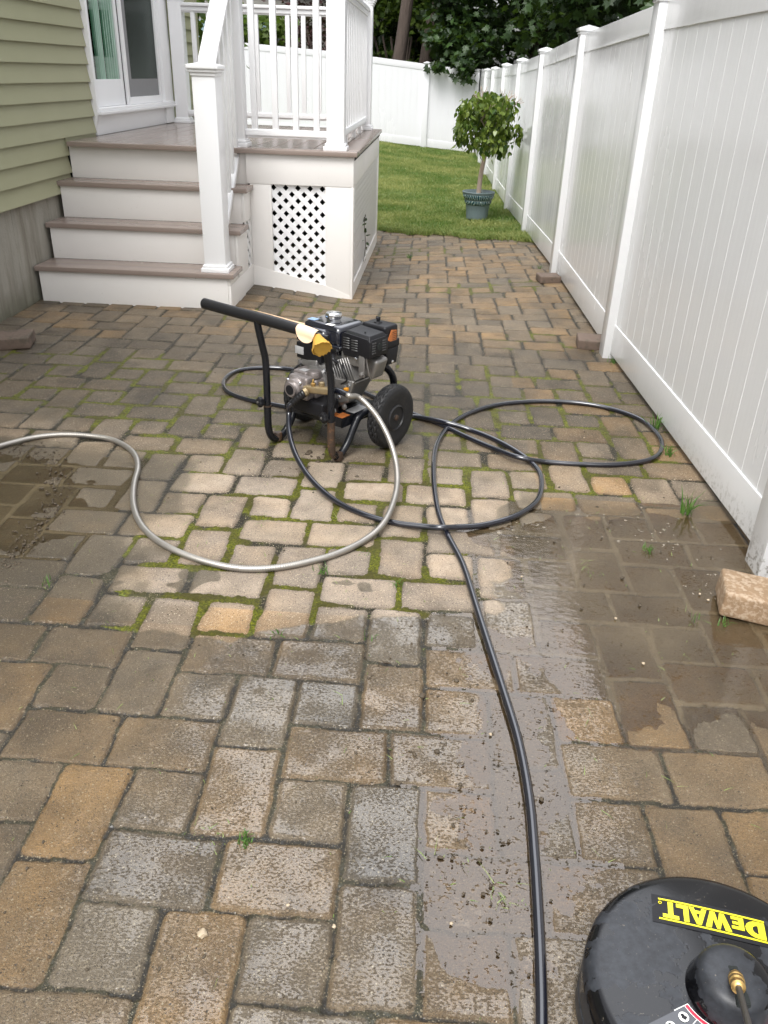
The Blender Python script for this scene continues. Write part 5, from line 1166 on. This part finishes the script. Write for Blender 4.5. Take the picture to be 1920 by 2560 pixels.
# clods and debris: uncountable bits
rgd = random.Random(9); db = MB()
def scat(n, fn, smin, smax):
    for k in range(n):
        x, y = fn(); s = rgd.uniform(smin, smax) * (.6 + .8 * rgd.random() ** 3); blob(db, (x, y, g1(x, y) + s * .2), s, .55, k, 1)
trail = [(30, 962), (95, 985), (135, 1035), (110, 1105), (60, 1175), (5, 1240)]
def on_trail():
    k = rgd.randrange(5); t = rgd.random(); a, b = trail[k], trail[k + 1]; p = ray_at(a[0] + (b[0] - a[0]) * t, a[1] + (b[1] - a[1]) * t, 0); return p.x + rgd.gauss(0, .030), p.y + rgd.gauss(0, .05)
scat(520, on_trail, .002, .0065)
scat(700, lambda: (rgd.uniform(-.95, .5), .85 + 1.3 * rgd.random()), .001, .0038)
scat(110, lambda: (.17 + rgd.gauss(0, .09), 1.25 + rgd.gauss(0, .2)), .002, .006)
scat(60, lambda: (rgd.uniform(-.15, .15) , rgd.uniform(1.35, 2.05)), .003, .008)
scat(90, lambda: (rgd.uniform(.3, 1.1), rgd.uniform(1.9, 3.1)), .002, .006)
scat(120, lambda: (rgd.uniform(-2.5, .9), rgd.uniform(2.2, 5.5)), .002, .006)
scat(40, lambda: (rgd.gauss(-.45, .12), rgd.gauss(3.3, .12)), .004, .014)
tag(db.build('soil_crumbs', M['clod'], smooth=60), 'dark crumbs of soil scattered over the wet pavers', 'debris', kind='stuff')
# clippings
n = 420; X = rg.uniform(-1.2, 1.0, n); Y = .85 + 2.4 * rg.uniform(0, 1, n) ** .8
cx = np.concatenate([X, rg.normal(-.42, .03, 26), rg.normal(.22, .03, 22), rg.normal(.09, .03, 16), rg.normal(.62, .02, 20)]); cy = np.concatenate([Y, rg.normal(1.235, .02, 26), rg.normal(1.12, .03, 22), rg.normal(1.2, .03, 16), rg.normal(2.45, .03, 20)])
V = blades('grass_clippings', cx, cy, gz(cx, cy) + .0015, .006, .0022, M['clip'], 9, 3.6); tag(V, 'loose grass clippings lying on the wet pavers', 'clippings', kind='stuff')
pbs = [((437, 2018), .010, 'pale crumbly pebble on the tan paver near the bottom left'), ((975, 1000 + 975 - 1), .006, None)]
PB = [(437, 1973 + 45, .0105, 'largest pale pebble, on the tan paver near the bottom'), (722, 1962 + 38, .0055, None), (622, 1962 - 8, .005, None), (1390, 1432, .006, None), (1512, 1282, .006, None), (1530, 1285 + 10, .006, None), (1262, 945, .005, None), (1127, 1243 + 2, .006, None), (1330, 1330 + 5, .006, None), (975, 1994 + 0, .005, None), (1060, 1585 - 0, .0055, None), (120, 820 + 130, .005, None)]
lab_ = ['small pale pebble in the wet joint left of the black hose', 'tiny cream pebble on the dark wet paver near the bottom', 'cream pebble in the muddy water left of the tan loose stone', 'rounded pebble in the muddy water above the tan loose stone', 'orange pebble lying in the puddle just above the tan loose stone', 'pebble beside the black hose loop near the fence', 'pebble at the top edge of the right puddle', 'small pebble in the middle of the right puddle', 'pebble by the mossy joint below the hose crossing', 'orange pebble touching the wet joint beside the hose', 'pebble on the damp pavers near the left edge']
for i, (px, py, s, lb) in enumerate(PB):
    p = ray_at(px, py, .003); s *= 1 if i == 0 else .75; o = blob(MB(), (0, 0, 0), s, .7, i + 40, 2).build('pebble', M['pebble'], smooth=60); o.location = (p.x, p.y, s * .45); tag(o, lb or lab_[i - 1], 'pebble', 'pebbles on the patio')
# weeds
def weed(x, y, h, n, label, seed, wid=.006):
    rg_ = np.random.default_rng(seed); X = x + rg_.normal(0, .012, n); Y = y + rg_.normal(0, .012, n); z = g1(x, y)
    o = blades('weed', X - x, Y - y, X * 0, h, wid, M['weed'], seed, .9); o.location = (x, y, z); tag(o, label, 'weed', 'weeds in the joints')
def at(px, py): p = ray_at(px, py, 0); return p.x, p.y
for i, (px, py, h, n, lb) in enumerate([(1480, 1110, .10, 16, 'tall bright green weed at the upper right edge of the puddle'), (1415, 925, .07, 22, 'leafy weed against the fence foot beside the hose loop'), (1450, 985, .05, 14, 'low weed against the fence foot below the hose loop'), (690, 1240, .05, 14, 'thin grass tuft just under the silver hose'), (860, 1265, .05, 12, 'thin grass tuft right of the one under the silver hose'), (600, 1375, .04, 12, 'small green weed in the joint at the wet edge'), (800, 1380, .035, 9, 'tiny green weed in the joint left of the black hose'), (100, 1262, .05, 10, 'small grass tuft in the moss near the left edge'), (1322, 785, .06, 24, 'weed at the base of the second fence post'), (1165, 578, .06, 14, 'weed growing near the third fence post'), (885, 515 + 20, .08, 24, 'grass tuft at the corner of the porch skirt'), (530, 1815, .022, 46, 'torn clump of grass lying on the tan paver'), (1505, 1340, .07, 6, 'bent grass stalk in the puddle left of the tan loose stone'), (790, 1195 + 560 - 560, .02, 6, 'tiny sprout in the moss below the washer'), (1400, 1190, .03, 30, 'brown green moss lump in the middle of the puddle'), (1560, 1350, .03, 16, 'wet weed leaves below the tan loose stone')]):
    x, y = at(px, py); weed(x, y, h * (.95 if i < 3 else .62), n, lb, 60 + i, .007 if i in (0, 1, 2) else .0035)
# foam on the puddle's edge
fo = MB(); rgf = random.Random(2)
for k in range(150):
    x = rgf.uniform(.30, 1.15); y = 2.80 + .22 * rgf.gauss(0, 1) * .5 + .06 * math.sin(x * 14); s = rgf.uniform(.0015, .0045) * (1 + 1.2 * rgf.random() ** 4)
    if rgf.random() < .3: x = rgf.uniform(.9, 1.12); y = rgf.uniform(2.3, 2.75)
    blob(fo, (x, y, -.0035), s, .35, k, 1)
def foamm():
    m = NT('dirty_foam'); m.b.inputs['Base Color'].default_value = (.30, .26, .20, 1); m.b.inputs['Roughness'].default_value = .15; m.b.inputs['Alpha'].default_value = .6; return m.m
M['foamw'] = foamm()
tag(fo.build('water_foam', M['foamw'], smooth=60), 'bits of pale foam and floating dirt on the puddle', 'foam', kind='stuff')
# vine creeping out of the lattice
vn_ = empty('vine', (-.58, 7.45, 0), 0, 'small dark leaved vine poking out of the side lattice of the porch', 'vine')
MB().tube([(-.02, .1, -.05), (.01, .05, .15), (.0, .0, .32), (.01, -.03, .42)], .003, 6, sub=4).build('stem', M['bark'], vn_)
leaf_cloud('foliage', OVAL, np.array([(.015, .02 + .05 * math.sin(k * 2.1), .04 + .034 * k) for k in range(12)]), .05, M['maple'], vn_, droop=.8, seed=77)
